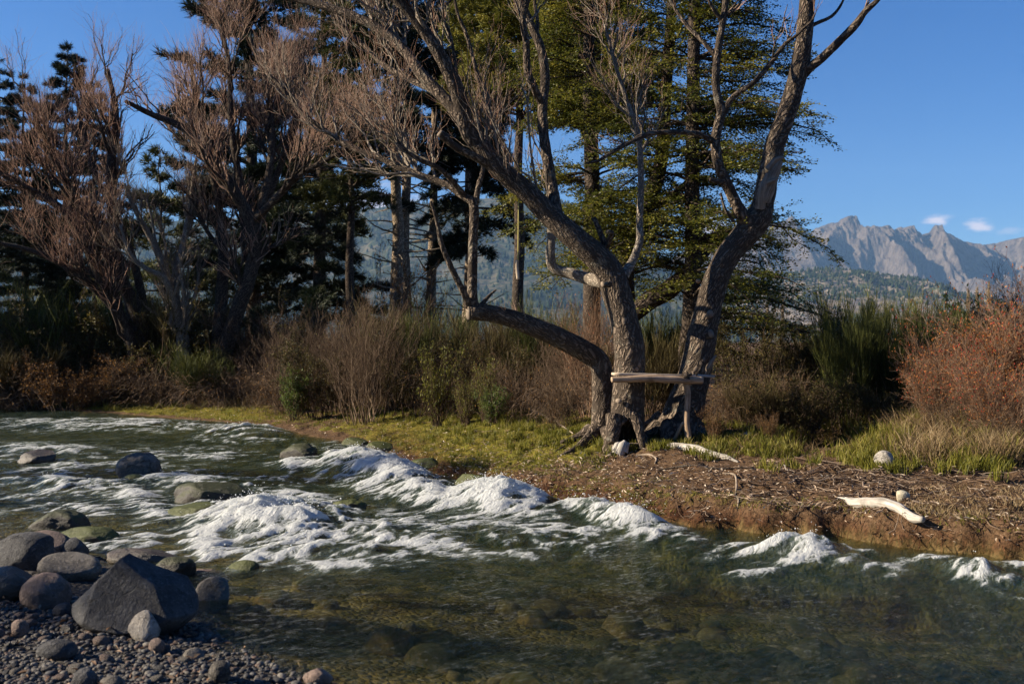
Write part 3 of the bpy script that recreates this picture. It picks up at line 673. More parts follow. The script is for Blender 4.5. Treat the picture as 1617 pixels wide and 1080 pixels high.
cut_obj(977, 633, D0-.21, (-.35, -1, .1), 4.5, CUT_GREY, t, org, 2, tl=.006)
cut_obj(695, 211, D0-.63, (-.75, -.45, .55), 6, CUT_GREY, t, org, 3)
# bleached splinters left standing at the mouth of the hollow
sp = [[(978, 716, 9, D0-.36), (982, 705, 8, D0-.37), (987, 696, 3, D0-.35)], [(972, 714, 8, D0-.34), (975, 702, 5, D0-.35), (979, 700, 2, D0-.35)], [(985, 713, 7, D0-.37), (990, 703, 4, D0-.36), (993, 699, 2, D0-.36)]]
BLEACH = m_wood('bleached_wood', (.28, .25, .21), (.54, .50, .44), .7)
g = Geo()
for i, s_ in enumerate(sp): g.add(*limb(*stem(s_), 8, .02, .1, i))
g.build('splinters', BLEACH, t, org)
g = Geo()
for i, s_ in enumerate([[(966, 690, 11, D0-.1), (960, 708, 9, D0-.2), (955, 722, 5, D0-.3), (944, 734, 3, D0-.35)], [(1012, 690, 10, D0-.05), (1021, 706, 7, D0-.15), (1036, 722, 4, D0-.25)], [(975, 700, 9, D0-.22), (966, 716, 8, D0-.32), (962, 728, 4, D0-.42)],
                       [(1000, 655, 12, D0-.14), (1008, 672, 9, D0-.22), (1012, 692, 6, D0-.28), (1016, 712, 4, D0-.34)], [(970, 655, 13, D0-.14), (968, 680, 12, D0-.2), (966, 700, 9, D0-.27)]]):
    g.add(*limb(*stem(s_), 14, .03, .12, 40+i))
g.build('roots', BARK, t, org)

# --- the low limb tree behind it: bends left to a sawn end with upright shoots
D1 = 13.1; org = np.array([*P(950, 650, D1)[:2], 0]); org[2] = gz(org[0], org[1])
t = thing('leaning_tree', 'tree bending low to the left, ending in a sawn butt with upright shoots', 'tree', org, 'big bare trees on the bank')
by = CY+(CAMZ-org[2])/D1*FPX
LOW = [(954, by+10, 27, D1), (953, by-8, 20, D1), (951, 620, 16.5, D1), (951, 592, 16.5, D1), (944, 570, 17, D1), (921, 553, 16.5, D1-.05), (884, 534, 16, D1-.1), (847, 518, 15.5, D1-.15), (810, 504, 14.5, D1-.2), (773, 495, 13.5, D1-.25), (745, 492, 13, D1-.3)]
limb_obj('trunk', LOW, BARK, t, 40, .03, .07, 5, org)
cut_obj(741, 494, D1-.32, (-.93, -.33, -.1), 11, CUT_GREY, t, org, 4)
lim = [
    [(753, 492, 9, D1-.3), (746, 470, 8, D1-.3), (746, 430, 7.5, D1-.3), (747, 380, 7.3, D1-.3), (749, 333, 7.5, D1-.3), (745, 317, 7, D1-.3), (733, 311, 6, D1-.28), (707, 293, 5.5, D1-.2), (670, 279, 5, D1-.1), (632, 266, 5, D1), (599, 249, 4.5, D1+.1), (562, 236, 4.5, D1+.2), (521, 212, 4, D1+.3), (477, 178, 3.4, D1+.4), (447, 142, 2.8, D1+.5), (420, 112, 2, D1+.6)],
    [(735, 312, 5, D1-.28), (722, 296, 4.5, D1-.4), (712, 284, 4.2, D1-.5), (694, 267, 4, D1-.6), (662, 252, 3.6, D1-.7), (640, 238, 3.2, D1-.75), (622, 214, 2.6, D1-.8), (610, 180, 2, D1-.8)],
    [(750, 330, 5, D1-.3), (756, 292, 4.2, D1-.2), (762, 272, 3.6, D1-.1), (764, 235, 3, D1), (758, 190, 2.4, D1+.1), (765, 140, 1.8, D1+.1)],
    [(740, 484, 7, D1-.3), (736, 470, 5.5, D1-.4), (725, 448, 5, D1-.5), (710, 417, 4.6, D1-.6), (697, 385, 4, D1-.7), (690, 350, 3, D1-.75), (680, 318, 2.2, D1-.8)],
    [(760, 482, 4, D1-.25), (768, 472, 3, D1-.2), (778, 462, 2, D1-.15), (783, 458, 1.5, D1-.1)],
]
for i, l in enumerate(lim): limb_obj('branch', l, BARK, t, 12, .05, .07, 60+i, org)
g1, g2 = Geo(), Geo()
bare_crown([stem(lim[i]) for i in (0, 0, 1, 2)], [(10, .35, 1, .95, .8, .45, 7, .55, .006), (6, .15, 1, .6, .7, .4, 6, .6, .0045), (4, .15, 1, .42, .75, .3, 5, .6, .0022)], g1, g2)
bare_crown([stem(LOW[5:])], [(7, .2, 1, .35, 1.2, .5, 6, .12, .004), (4, .2, 1, .2, .7, .4, 5, .6, .003)], g1, g2)
g1.build('crown', BARK_PALE, t, org); g2.build('twigs', TWIG_RED, t, org)
g = Geo()
for i, s_ in enumerate([[(940, by-16, 12, D1-.1), (926, by-2, 8, D1-.3), (905, by+14, 5, D1-.5), (880, by+26, 3, D1-.7)], [(958, by-16, 12, D1-.15), (962, by+6, 9, D1-.4), (958, by+26, 5, D1-.65)], [(935, by-20, 10, D1), (910, by-6, 6, D1), (886, by+1, 3, D1-.1)]]):
    g.add(*limb(*stem(s_), 12, .04, .12, 70+i))
g.build('roots', BARK, t, org)

# --- the forked tree on the right
D2 = 13.0; bb = P(1075, 680, D2); org = np.array([bb[0], bb[1], gz(bb[0], bb[1])]); by = CY+(CAMZ-org[2])/D2*FPX
t = thing('forked_tree', 'thick bare tree leaning right and forking into two tall limbs beside the plank table', 'tree', org, 'big bare trees on the bank')
FK = [(1066, by+16, 46, D2), (1070, by-6, 38, D2), (1080, 650, 31, D2), (1092, 610, 26, D2), (1101, 572, 24.5, D2), (1107, 540, 23.5, D2), (1113, 510, 21.5, D2), (1122, 470, 20, D2), (1135, 432, 19.5, D2), (1152, 400, 19.5, D2), (1176, 372, 20.5, D2), (1196, 346, 21, D2), (1206, 322, 16, D2)]
limb_obj('trunk', FK, BARK, t, 48, .03, .055, 7, org)
lim = [
    [(1199, 345, 19, D2), (1207, 312, 16.5, D2), (1212, 282, 16, D2+.05), (1219, 250, 16, D2+.1), (1226, 222, 15.5, D2+.1), (1240, 185, 15, D2+.1), (1254, 141, 14.5, D2+.1), (1263, 104, 14, D2+.1), (1270, 56, 13, D2+.1), (1275, 0, 12, D2+.1), (1283, -60, 11, D2+.1), (1290, -170, 8, D2+.1), (1310, -300, 5, D2+.1)],
    [(1267, 118, 9, D2+.1), (1280, 106, 7.5, D2+.05), (1297, 93, 7, D2), (1324, 67, 6.6, D2-.1), (1350, 41, 6.4, D2-.2), (1366, 19, 5, D2-.25), (1388, -2, 3.6, D2-.3), (1410, -40, 2.4, D2-.3)],
    [(1274, 44, 4, D2+.1), (1290, 37, 3, D2+.1), (1312, 27, 2.6, D2+.15), (1325, 13, 2.2, D2+.2), (1334, -4, 1.6, D2+.2)],
    [(1190, 352, 17, D2-.02), (1173, 341, 11, D2-.1), (1160, 317, 9, D2-.15), (1147, 289, 8.5, D2-.2), (1134, 258, 8, D2-.25), (1130, 222, 7.5, D2-.25), (1135, 196, 7.5, D2-.25), (1139, 176, 7.5, D2-.25), (1132, 148, 6.5, D2-.25), (1130, 120, 6, D2-.25), (1133, 85, 6, D2-.25), (1141, 37, 5.5, D2-.25), (1146, 0, 5, D2-.25), (1150, -80, 4, D2-.25), (1160, -180, 2.5, D2-.2)],
    [(1143, 180, 5.5, D2-.25), (1152, 160, 4.6, D2-.3), (1166, 147, 4.4, D2-.35), (1191, 130, 4, D2-.45), (1217, 100, 3.5, D2-.5), (1239, 71, 3, D2-.55), (1258, 56, 2.4, D2-.6), (1285, 30, 1.6, D2-.6)],
    [(1126, 224, 5.5, D2-.25), (1104, 212, 4.6, D2-.3), (1066, 209, 4.2, D2-.4), (1028, 211, 3.8, D2-.5), (1002, 222, 3.4, D2-.6), (973, 237, 3, D2-.65), (945, 254, 2.4, D2-.7), (925, 258, 1.6, D2-.7)],
    [(1130, 88, 4, D2-.25), (1106, 62, 3.4, D2-.2), (1084, 40, 3, D2-.1), (1058, 0, 2.6, D2), (1040, -50, 2, D2)],
    [(1140, 34, 3.4, D2-.25), (1126, 14, 2.8, D2-.3), (1116, -6, 2.4, D2-.35), (1100, -60, 1.8, D2-.4)],
    [(1140, 288, 4.5, D2-.3), (1130, 286, 4, D2-.38), (1120, 284, 3, D2-.46)],
    [(1160, 352, 3, D2-.12), (1145, 330, 2.2, D2-.2), (1138, 305, 1.8, D2-.25)],
]
for i, l in enumerate(lim): limb_obj('branch', l, BARK, t, 28 if l[0][2] > 12 else 12, .04, .06, 80+i, org)
g = Geo()
for i, s_ in enumerate([[(1203, 318, 12, D2-.12), (1212, 296, 11, D2-.16), (1222, 272, 9, D2-.18), (1232, 254, 5, D2-.2)], [(1206, 292, 6, D2-.2), (1220, 286, 4, D2-.24), (1229, 282, 1.6, D2-.26)], [(1212, 268, 5, D2-.2), (1224, 253, 4, D2-.22), (1238, 249, 2.4, D2-.22)], [(1200, 330, 8, D2-.14), (1204, 300, 7, D2-.2), (1212, 274, 3, D2-.22)]]):
    g.add(*limb(*stem(s_), 8, .03, .16, 95+i))
g.build('torn_stub', CUT_GREY, t, org)
cut_obj(1121, 496, D2-.235, (.1, -1, .0), 6, CUT_GREY, t, org, 5, tl=.012); cut_obj(1122, 527, D2-.2, (.55, -.8, .1), 6.5, CUT_GREY, t, org, 6, tl=.03); cut_obj(1102, 444, D2-.16, (-.7, -.6, .1), 4, CUT, t, org, 8, tl=.01)
g = Geo().add(*limb(*stem([(1114, 588, 6, D2-.14), (1120, 578, 5, D2-.2), (1125, 569, 3, D2-.22), (1131, 561, 1.2, D2-.22)]), 8, .03, .15, 99))
g.build('splinter', CUT_GREY, t, org)
g1, g2 = Geo(), Geo()
bare_crown([stem(lim[i]) for i in (1, 3, 4, 5, 6)], [(5, .5, 1, .55, .8, .3, 6, .45, .005), (4, .2, 1, .35, .6, .35, 5, .6, .0028)], g1, g2)
bare_crown([stem(lim[0][8:])], [(9, .1, 1, 1.3, .9, .4, 7, .4, .01), (6, .2, 1, .8, .7, .35, 6, .6, .005), (6, .2, 1, .45, .6, .3, 5, .6, .003)], g1, g2)
g1.build('crown', BARK, t, org); g2.build('twigs', TWIG_RED, t, org)
g = Geo()
for i, s_ in enumerate([[(1040, by-14, 16, D2-.1), (1020, by-2, 9, D2-.2), (1005, by+3, 5, D2-.3)], [(1095, by-16, 16, D2-.1), (1112, by, 9, D2-.25), (1135, by+8, 4, D2-.4)], [(1060, by-16, 18, D2-.2), (1052, by+8, 10, D2-.45), (1046, by+24, 5, D2-.65)], [(1046, 660, 14, D2+.1), (1025, by-20, 8, D2+.1), (1012, by-12, 4, D2+.1)]]):
    g.add(*limb(*stem(s_), 12, .04, .12, 110+i))
g.build('roots', BARK, t, org)

# --- evergreen southern beeches behind them: flat layered sprays of small leaves
LEAF = m_leaf('beech_leaves', [(.03, .042, .009), (.085, .10, .016), (.19, .185, .027), (.34, .28, .045)], .35, .45, .35, .25)
def layered_crown(trunk, z0, z1, R0, R1, levels, per, leafn, g1, g2, az=None, azs=PI, seedz=0, lw=.045):
    tp, tr = resamp(*trunk, 60)
    order = np.argsort(tp[:, 2])
    for z in np.linspace(z0, z1, levels)+rng.normal(0, .2, levels):
        f = np.clip((z-z0)/(z1-z0), 0, 1); R = R0*(1-f)+R1*f
        for _ in range(per if rng.random() < .75 else per+1):
            a = rng.uniform(-PI, PI) if az is None or rng.random() < .3 else az+rng.normal(0, azs)
            L = R*rng.uniform(.55, 1.12)
            c = np.array([np.interp(z, tp[order, 2], tp[order, i]) for i in range(3)])
            d = np.array([math.cos(a), math.sin(a), 0]); s = np.linspace(0, 1, 9)[:, None]
            rise = rng.uniform(-.05, .6)
            path = c+d*L*s+np.array([0, 0, 1.])*(rise*L*s-(rise+.12)*L*s**2.2)
            w = np.cumsum(rng.normal(size=(9, 3)), 0)*.022*L; path = path+(w-w[:1])*[1, 1, .5]
            r0 = .009+.009*L
            add_tubes(g1, path[None], (r0*(1-.8*s[:, 0]))[None], 5, .5)
            # branchlets lie in the plane of the spray
            nb_ = int(7+L*9); ts = np.sort(rng.uniform(.18, 1, nb_)); side = np.where(np.arange(nb_) % 2, 1, -1)
            k = ts*8; i0 = np.clip(k.astype(int), 0, 7); fr_ = (k-i0)[:, None]
            p0 = path[i0]*(1-fr_)+path[i0+1]*fr_; tan = nrm(path[i0+1]-path[i0])
            lat = nrm(np.cross(tan, [0, 0, 1.]))*side[:, None]
            bd = nrm(tan*rng.uniform(.5, 1.0, (nb_, 1))+lat*rng.uniform(.6, 1.1, (nb_, 1))+np.stack([np.zeros(nb_), np.zeros(nb_), rng.normal(0, .24, nb_)], -1))
            bl = (.22+.42*L*(1-ts)**.8*.6+.1)*rng.uniform(.6, 1.2, nb_); ss = np.linspace(0, 1, 5)
            bp = p0[:, None]+bd[:, None]*(bl[:, None]*ss)[..., None]+rng.normal(0, .012, (nb_, 5, 3))
            add_tubes(g1, bp, np.broadcast_to(.0045*(1-.6*ss), (nb_, 5)), 3, .5)
            nl = np.maximum((bl*leafn).astype(int), 4); ii = np.repeat(np.arange(nb_), nl); u_ = rng.uniform(.08, 1.03, len(ii))
            sd = np.where(rng.random(len(ii)) < .5, 1, -1)[:, None]
            lat2 = nrm(np.cross(bd[ii], [0, 0, 1.]))*sd
            pos = p0[ii]+bd[ii]*(bl[ii]*u_)[:, None]+lat2*rng.uniform(0, .085, (len(ii), 1))+np.stack([0*u_, 0*u_, rng.normal(0, .018, len(ii))], -1)
            ld = nrm(bd[ii]*.7+lat2*.8+rng.normal(0, .3, (len(ii), 3)))
            upv = nrm(np.array([-.15, 0, 1.])+rng.normal(0, .55, (len(ii), 3)))
            tn = np.clip(rng.normal(.45, .2, len(ii))+rng.normal(0, .12), 0, 1)
            g2.add(*leaves(pos, ld, upv, rng.uniform(.7, 1.25, len(ii))*lw, rng.uniform(.5, .7, len(ii))*lw, tn))
def beech(label, trunkpts, z0, z1, R0, R1, levels, per, leafn, limbs=(), az=None, azs=1.0, extra=(), bark=BARK_DK, lw=.045):
    w, r = stem(trunkpts); x, y = w[0, :2]; o3 = np.array([x, y, gz(x, y)]); w[0, 2] = o3[2]-.1
    t = thing('beech_tree', label, 'tree', o3, 'evergreen beeches behind the big bare trees')
    Geo().add(*limb(w, r, 20, .06, .05, int(x*100) % 97)).build('trunk', bark, t, o3)
    for i, l in enumerate(limbs): limb_obj('branch', l, bark, t, 14, .06, .06, 130+i, o3)
    g1, g2 = Geo(), Geo()
    layered_crown((w, r), z0, z1, R0, R1, levels, per, leafn, g1, g2, az, azs, lw=lw)
    for l, a0, a1, ra, rb, lv in extra: layered_crown(stem(l), a0, a1, ra, rb, lv, per, leafn, g1, g2, az, azs, lw=lw)
    g1.build('crown', bark, t, o3); g2.build('leaves', LEAF, t, o3)
    return t
BEECH_A = beech('straight trunked evergreen beech with layered sprays between the hollow tree and the forked tree', [(1083, 640, 15, 15.5), (1085, 560, 14, 15.5), (1090, 500, 13, 15.5), (1094, 400, 12.5, 15.5), (1093, 300, 11.5, 15.5), (1094, 180, 10.5, 15.5), (1096, 60, 9.5, 15.5), (1098, -60, 8, 15.5), (1100, -260, 4, 15.5), (1102, -400, 1.5, 15.5)],
      2.05, 10.8, 2.3, 1.25, 42, 3, 86, az=.15, azs=.95, extra=[([(1090, 520, 5, 15.5), (1088, 500, 5, 15.5), (1092, 440, 5, 15.5), (1093, 380, 5, 15.5)], 2.3, 3.2, 2.7, 2.5, 2)])
BEECH_B = beech('evergreen beech with a dark trunk behind the hollow tree', [(932, 620, 15, 17), (934, 520, 14, 17), (936, 400, 13, 17), (935, 280, 12, 17), (932, 180, 11, 17), (930, 60, 9, 17), (934, -100, 7, 17), (938, -300, 3, 17)],
      3.2, 10.2, 2.0, 1.2, 32, 3, 86, az=2.8, azs=1.5)
beech('slanting evergreen beech with a dark twisted limb crossing behind the forked tree', [(1000, 640, 15, 16.2), (992, 520, 15, 16.2), (988, 420, 14, 16.2), (1008, 360, 14, 16.2), (1030, 305, 13, 16.2), (1044, 250, 11, 16.2), (1052, 140, 9, 16.2), (1060, 0, 7, 16.2), (1062, -160, 3, 16.2)],
      3.0, 8.6, 1.9, 1.2, 28, 3, 100, limbs=[[(996, 500, 13, 16.2), (1025, 475, 15, 16.0), (1056, 458, 15, 15.9), (1086, 430, 12, 15.85), (1112, 400, 8, 15.9), (1140, 360, 5, 16)], [(1020, 330, 7, 16.2), (1048, 318, 6, 16.1), (1072, 300, 4.5, 16.0), (1110, 280, 3, 16)]])

# --- needle trees
PINE = m_leaf('pine_needles', [(.006, .012, .006), (.013, .023, .009), (.024, .036, .013), (.06, .066, .020)], .08, .6, .25, .3)
PINE_Y = m_leaf('yellow_green_needles', [(.07, .08, .014), (.16, .16, .024), (.28, .245, .036), (.40, .32, .06)], .15, .6, .25, .25)
PINE_G = m_leaf('olive_needles', [(.025, .035, .010), (.055, .066, .016), (.095, .095, .022), (.14, .13, .03)], .12, .6, .25, .25)
DENS = 1.75
def conifer_geo(H, z0, R, levels, per, tufts, nl, nw, upsw=.15, droop=.25, shape=.8, gaps=.15, tip=.25, ntuft=9, dead=0, trunk_r=.2, lean=0.0):
    gt, gb, gl = Geo(), Geo(), Geo()
    zz = np.linspace(-.2, H, 16); wob = np.cumsum(rng.normal(0, .035, (16, 2)), 0)
    tp = np.stack([wob[:, 0]+lean*zz, wob[:, 1], zz], -1); rr = trunk_r*(1-.93*np.clip(zz/H, 0, 1)**.9)
    gt.add(*limb(tp, rr, 16, .15, .05, int(H*31) % 50))
    for l in range(levels):
        f = (l+rng.uniform(-.3, .3))/max(levels-1, 1); f = min(max(f, 0), 1); z = z0+(H-z0)*f
        Rl = R*((1-f)**shape*(1-tip)+tip*(1-f))*(.65+.35*min(1, f*6+.3))
        for _ in range(per):
            if rng.random() < gaps: continue
            a = rng.uniform(-PI, PI); L = Rl*rng.uniform(.6, 1.15)+.15
            c = np.array([np.interp(z, tp[:, 2], tp[:, 0]), np.interp(z, tp[:, 2], tp[:, 1]), z])
            s = np.linspace(0, 1, 7)[:, None]; d = np.array([math.cos(a), math.sin(a), 0])
            path = c+d*L*s+np.array([0, 0, 1.])*(upsw*L*s-droop*L*s*s)
            w = np.cumsum(rng.normal(size=(7, 3)), 0)*.03*L; path += w-w[:1]
            add_tubes(gb, path[None], ((.012+.012*L)*(1-.8*s[:, 0]))[None], 4, .5)
            n_ = max(4, int(tufts*L*DENS)); ts = rng.uniform(.15, 1, n_)**.75; k = ts*6; i0 = np.clip(k.astype(int), 0, 5); fr_ = (k-i0)[:, None]
            p0 = path[i0]*(1-fr_)+path[i0+1]*fr_
            lat = nrm(np.cross(d, [0, 0, 1.])); sd = rng.uniform(-1, 1, (n_, 1))
            off = lat*sd*(.12+.45*L*.5*(1-ts)[:, None])+np.array([0, 0, 1])*rng.normal(0, .07, (n_, 1))
            p0 = p0+off+d*np.abs(sd)*.15
            td = nrm(d*.6+lat*sd*.8+np.array([0, 0, .35])-np.array([0, 0, droop])*.6)
            ii = np.repeat(np.arange(n_), ntuft)
            nd = nrm(td[ii]+unit(len(ii))*.85)
            tt = np.clip(rng.normal(.4, .16, n_)+.15*off[:, 2]/.1, 0, 1)[ii]
            gl.add(*needles(p0[ii]-td[ii]*.02+rng.normal(0, .02, (len(ii), 3)), nd, rng.uniform(.6, 1.25, len(ii))*nl, nw*1.25, tt))
    g_d = Geo()
    for _ in range(dead):
        z = rng.uniform(z0*.25, z0*1.0); a = rng.uniform(-PI, PI); L = rng.uniform(.3, 1.6); s = np.linspace(0, 1, 6)[:, None]
        c = np.array([np.interp(z, tp[:, 2], tp[:, 0]), np.interp(z, tp[:, 2], tp[:, 1]), z]); d = np.array([math.cos(a), math.sin(a), 0])
        path = c+d*L*s+np.array([0, 0, 1.])*(rng.uniform(-.3, .6)*L*s+rng.uniform(-.3, .3)*L*s*s)+np.cumsum(rng.normal(size=(6, 3)), 0)*.02*L*s
        add_tubes(g_d, path[None], ((.02+.012*L)*(1-.7*s[:, 0]))[None], 5, .5)
    return gt, gb, gl, g_d
def conifer(name, label, px, Y, group, bark=BARK_DK, leaf=PINE, rot=0.0, bname='needles', **kw):
    x = (px-CX)/FPX*Y; o3 = np.array([x, Y, gz(x, Y)])
    gt, gb, gl, gd = conifer_geo(**kw)
    t = thing(name, label, 'tree', o3, group); t.rotation_euler.z = rot
    for nm_, g_, mt in (('trunk', gt, bark), ('crown', gb, bark), (bname, gl, leaf), ('dead_branches', gd, BARK_PALE)):
        if g_.n: g_.build(nm_, mt, t)
    return t
def put(src, label, px, Y, scale, rot, group=None):
    c = copy_tree(src); x = (px-CX)/FPX*Y; c.location = (x, Y, gz(x, Y)); c.scale = (scale,)*3; c.rotation_euler = (0, 0, rot); c['label'] = label
    if group: c['group'] = group
    return c
GP = 'tall pines behind the riverbank shrubs'
p1 = conifer('pine_tree', 'tall pine with a straight pale trunk, leftmost of the three bare trunked pines', 619, 30, GP, BARK_PINE, H=17.5, z0=7.6, R=2.2, levels=20, per=5, tufts=26, nl=.24, nw=.022, droop=.3, dead=30, trunk_r=.24, shape=.7)
p2 = conifer('pine_tree', 'tall pine with a thin pale trunk, middle of the three bare trunked pines', 644, 31.5, GP, BARK_PINE, H=16.5, z0=7.4, R=2.0, levels=18, per=5, tufts=26, nl=.24, nw=.022, droop=.3, dead=34, trunk_r=.22, shape=.7)
put(p2, 'tall pine with a dark trunk, rightmost of the three bare trunked pines', 676, 33.5, .97, 2.1)
p3_ = conifer('pine_tree', 'wide dark pine clothed to the ground, left of the bare trunked pines', 505, 31.5, GP, BARK_DK, H=15.5, z0=1.2, R=3.0, levels=26, per=5, tufts=28, nl=.26, nw=.024, droop=.22, trunk_r=.26, shape=.62, tip=.1, gaps=.08)
p4 = conifer('pine_tree', 'huge dark pine rising above the frame behind the middle bare willow', 405, 36, GP, BARK_DK, H=20, z0=2.5, R=3.7, levels=28, per=6, tufts=24, nl=.32, nw=.03, droop=.1, upsw=.3, trunk_r=.32, shape=.55, tip=.1, gaps=.1)
put(p3_, 'dark pine at the left edge of the photo behind the left bare willow', -5, 38, .78, 1.0)
put(p4, 'dark conifer crown showing above the left bare willow', 96, 43, .70, 2.6)
put(p3_, 'dark pointed conifer right of the tallest crown above the left bare willow', 150, 41, .76, 4.4)
put(p3_, 'dark pointed conifer left of the tallest crown above the left bare willow', 42, 42, .80, 3.1)
put(p1, 'dark pine with its foliage high behind the hollow tree', 735, 37, 1.0, 5.0)
sp1 = conifer('spruce_tree', 'drooping dark spruce right of the three bare trunked pines', 745, 33, GP, BARK_DK, H=14, z0=4.2, R=1.8, levels=24, per=6, tufts=30, nl=.2, nw=.022, droop=.5, upsw=.1, trunk_r=.2, shape=.7)
conifer('young_pine', 'sunlit yellow green young pine between the two bare willows', 262, 31, 'sunlit young pines', BARK_DK, PINE_G, H=7.2, z0=.6, R=2.3, levels=16, per=5, tufts=26, nl=.26, nw=.022, droop=.1, upsw=.3, shape=.6, gaps=.2, trunk_r=.12)
cy = conifer('cypress_tree', 'tall bright olive cypress behind the leaning trunk of the hollow tree', 812, 22.5, 'olive conifers catching the sun', BARK_DK, PINE_Y, H=13.5, z0=6.3, R=1.9, levels=36, per=7, tufts=36, nl=.13, nw=.022, upsw=.5, droop=.35, shape=.5, gaps=.1, trunk_r=.16, ntuft=11)
put(cy, 'bright olive cypress high behind the upright limb of the hollow tree', 935, 23.5, .97, 2.0)
conifer('cypress_tree', 'green sunlit cypress between the wide dark pine and the bare trunked pines', 553, 28.5, 'olive conifers catching the sun', BARK_DK, PINE_G, H=13.5, z0=4.6, R=1.25, levels=28, per=6, tufts=30, nl=.14, nw=.024, upsw=.45, droop=.35, shape=.5, gaps=.18, trunk_r=.16, ntuft=10)

# --- bare reddish willows on the left bank
def willow(label, base, stems, Y, spec, tintr=(0, 1), bark=BARK_DK, twig=TWIG_RED):
    x = (base-CX)/FPX*Y; o3 = np.array([x, Y, gz(x, Y)])
    t = thing('bare_willow', label, 'tree', o3, 'bare reddish willows on the left bank')
    st = []
    for i, l in enumerate(stems):
        l = [(a, b, r, Y+d) for a, b, r, d in l]; w, r = stem(l)
        if l[0][1] > 510:
            f0 = w[0]*.35+np.array([x, Y, 0])*.65; f0[2] = gz(f0[0], f0[1])-.12; w = np.concatenate([[f0], w]); r = np.concatenate([[r[0]*1.25], r])
        st.append((w, r))
        Geo().add(*limb(w, r, 10, .12, .06, 150+i)).build('trunk' if i == 0 else 'stem', bark, t, o3)
    g1, g2 = Geo(), Geo()
    bare_crown(st, spec, g1, g2, tintr)
    g1.build('crown', bark, t, o3); g2.build('crown_twigs', twig, t, o3)
    return t
SP = [(10, .28, 1, 1.75, .8, .4, 8, .5, .012), (8, .2, 1, 1.15, .7, .4, 7, .55, .007), (9, .12, 1, .72, .85, .34, 5, .6, .0029)]
willow('bare reddish brown willow with several dark stems at the far left', 225, [
    [(228, 560, 13, 0), (218, 500, 11, 0), (190, 440, 10, 0), (159, 385, 9, -.3), (111, 300, 7, -.6), (80, 240, 5, -.8), (50, 170, 3, -1)],
    [(225, 560, 12, .3), (205, 480, 9, .4), (182, 390, 8, .5), (175, 300, 7.5, .5), (176, 252, 7, .5), (183, 180, 5, .6), (170, 110, 3, .6)],
    [(210, 550, 10, -.3), (165, 450, 8, -.6), (111, 345, 6.5, -.9), (48, 300, 5, -1.2), (-10, 270, 3, -1.4)],
    [(232, 550, 9, .5), (222, 460, 7, .8), (200, 380, 5.5, 1.2), (145, 260, 4, 1.4), (120, 150, 3, 1.5)],
    [(200, 520, 7, -.6), (130, 440, 5, -1.2), (60, 400, 4, -1.6), (-20, 380, 3, -2)]], 26.0, SP, (.1, .75))
willow('bare pinkish willow with a wide fan of branches, middle of the left bank', 365, [
    [(352, 575, 14, 0), (372, 500, 12, 0), (396, 430, 11, 0), (402, 370, 10, 0), (372, 305, 8.5, -.2), (333, 252, 7.5, -.4), (289, 203, 6, -.6), (237, 180, 4.5, -.8), (198, 160, 3, -1)],
    [(345, 560, 12, .2), (350, 470, 10, .3), (352, 400, 8, .3), (345, 320, 6, .4), (318, 200, 4.5, .4), (300, 90, 3, .4)],
    [(402, 375, 8, .1), (412, 330, 7, .2), (428, 250, 6, .4), (425, 150, 4.5, .6), (395, 60, 3, .7)],
    [(398, 350, 7, 0), (425, 325, 6, -.4), (470, 280, 5, -.8), (520, 250, 3.6, -1.2), (548, 235, 2.4, -1.4)],
    [(402, 372, 7, 0), (380, 290, 6, .6), (365, 200, 5, .8), (362, 110, 3.6, 1), (350, 40, 2.4, 1)],
    [(410, 350, 7, .3), (440, 270, 5, .9), (470, 180, 4, 1.2), (482, 100, 3, 1.4)]], 25.5, SP, (.25, 1))
willow('slender pale willow with yellowish twigs between the two bare willows', 282, [
    [(292, 560, 10, .4), (278, 480, 8, .4), (262, 430, 6.5, .4), (240, 380, 5, .4), (215, 335, 3.6, .2), (196, 290, 2.4, 0)],
    [(284, 520, 7, .4), (262, 445, 5.5, 0), (232, 425, 4, -.3), (205, 400, 3, -.5), (190, 355, 2, -.6)],
    [(270, 460, 6, .4), (290, 380, 4.5, .6), (300, 320, 3, .8), (310, 250, 2, .9)]], 25.0, [(8, .3, 1, 1.5, .6, .35, 7, .5, .009), (6, .2, 1, .9, .55, .35, 6, .55, .006), (7, .15, 1, .55, .45, .3, 5, .6, .004)], (.3, .9), BARK_PALE, TWIG_GREY)
# ---------------------------------------------------------------- shrubs of the far bank
STEM_BR = m_leaf('brown_stems', [(.030, .019, .012), (.075, .047, .029), (.14, .094, .06), (.22, .16, .11)], .0, .85, .15, .3)
STEM_RED = m_leaf('reddish_stems', [(.065, .034, .021), (.155, .083, .049), (.25, .15, .09), (.34, .24, .16)], .0, .8, .2, .25)
BROOM = m_leaf('broom_shoots', [(.018, .024, .006), (.050, .060, .014), (.12, .128, .026), (.25, .23, .05)], .15, .7, .2, .25)  # top stop brightened to paint sunlit tips; tint rises with height
BROOM_B = m_leaf('brownish_broom_shoots', [(.030, .022, .010), (.075, .055, .022), (.13, .105, .04), (.21, .18, .07)], .1, .75, .15, .25)
OLIVE = m_leaf('olive_leaves', [(.020, .020, .006), (.055, .050, .012), (.11, .090, .020), (.19, .145, .035)], .3, .6, .25, .3)
RUSSET = m_leaf('russet_leaves', [(.06, .028, .010), (.14, .065, .018), (.24, .12, .03), (.38, .20, .05)], .35, .6, .25, .2)
ROSE_LEAF = m_leaf('rose_leaves', [(.20, .055, .015), (.34, .12, .025), (.50, .22, .05), (.45, .05, .03)], .4, .55, .3, .1)
GREEN = m_leaf('fresh_leaves', [(.03, .05, .010), (.07, .11, .018), (.13, .18, .03), (.2, .24, .05)], .35, .5, .3, .15)

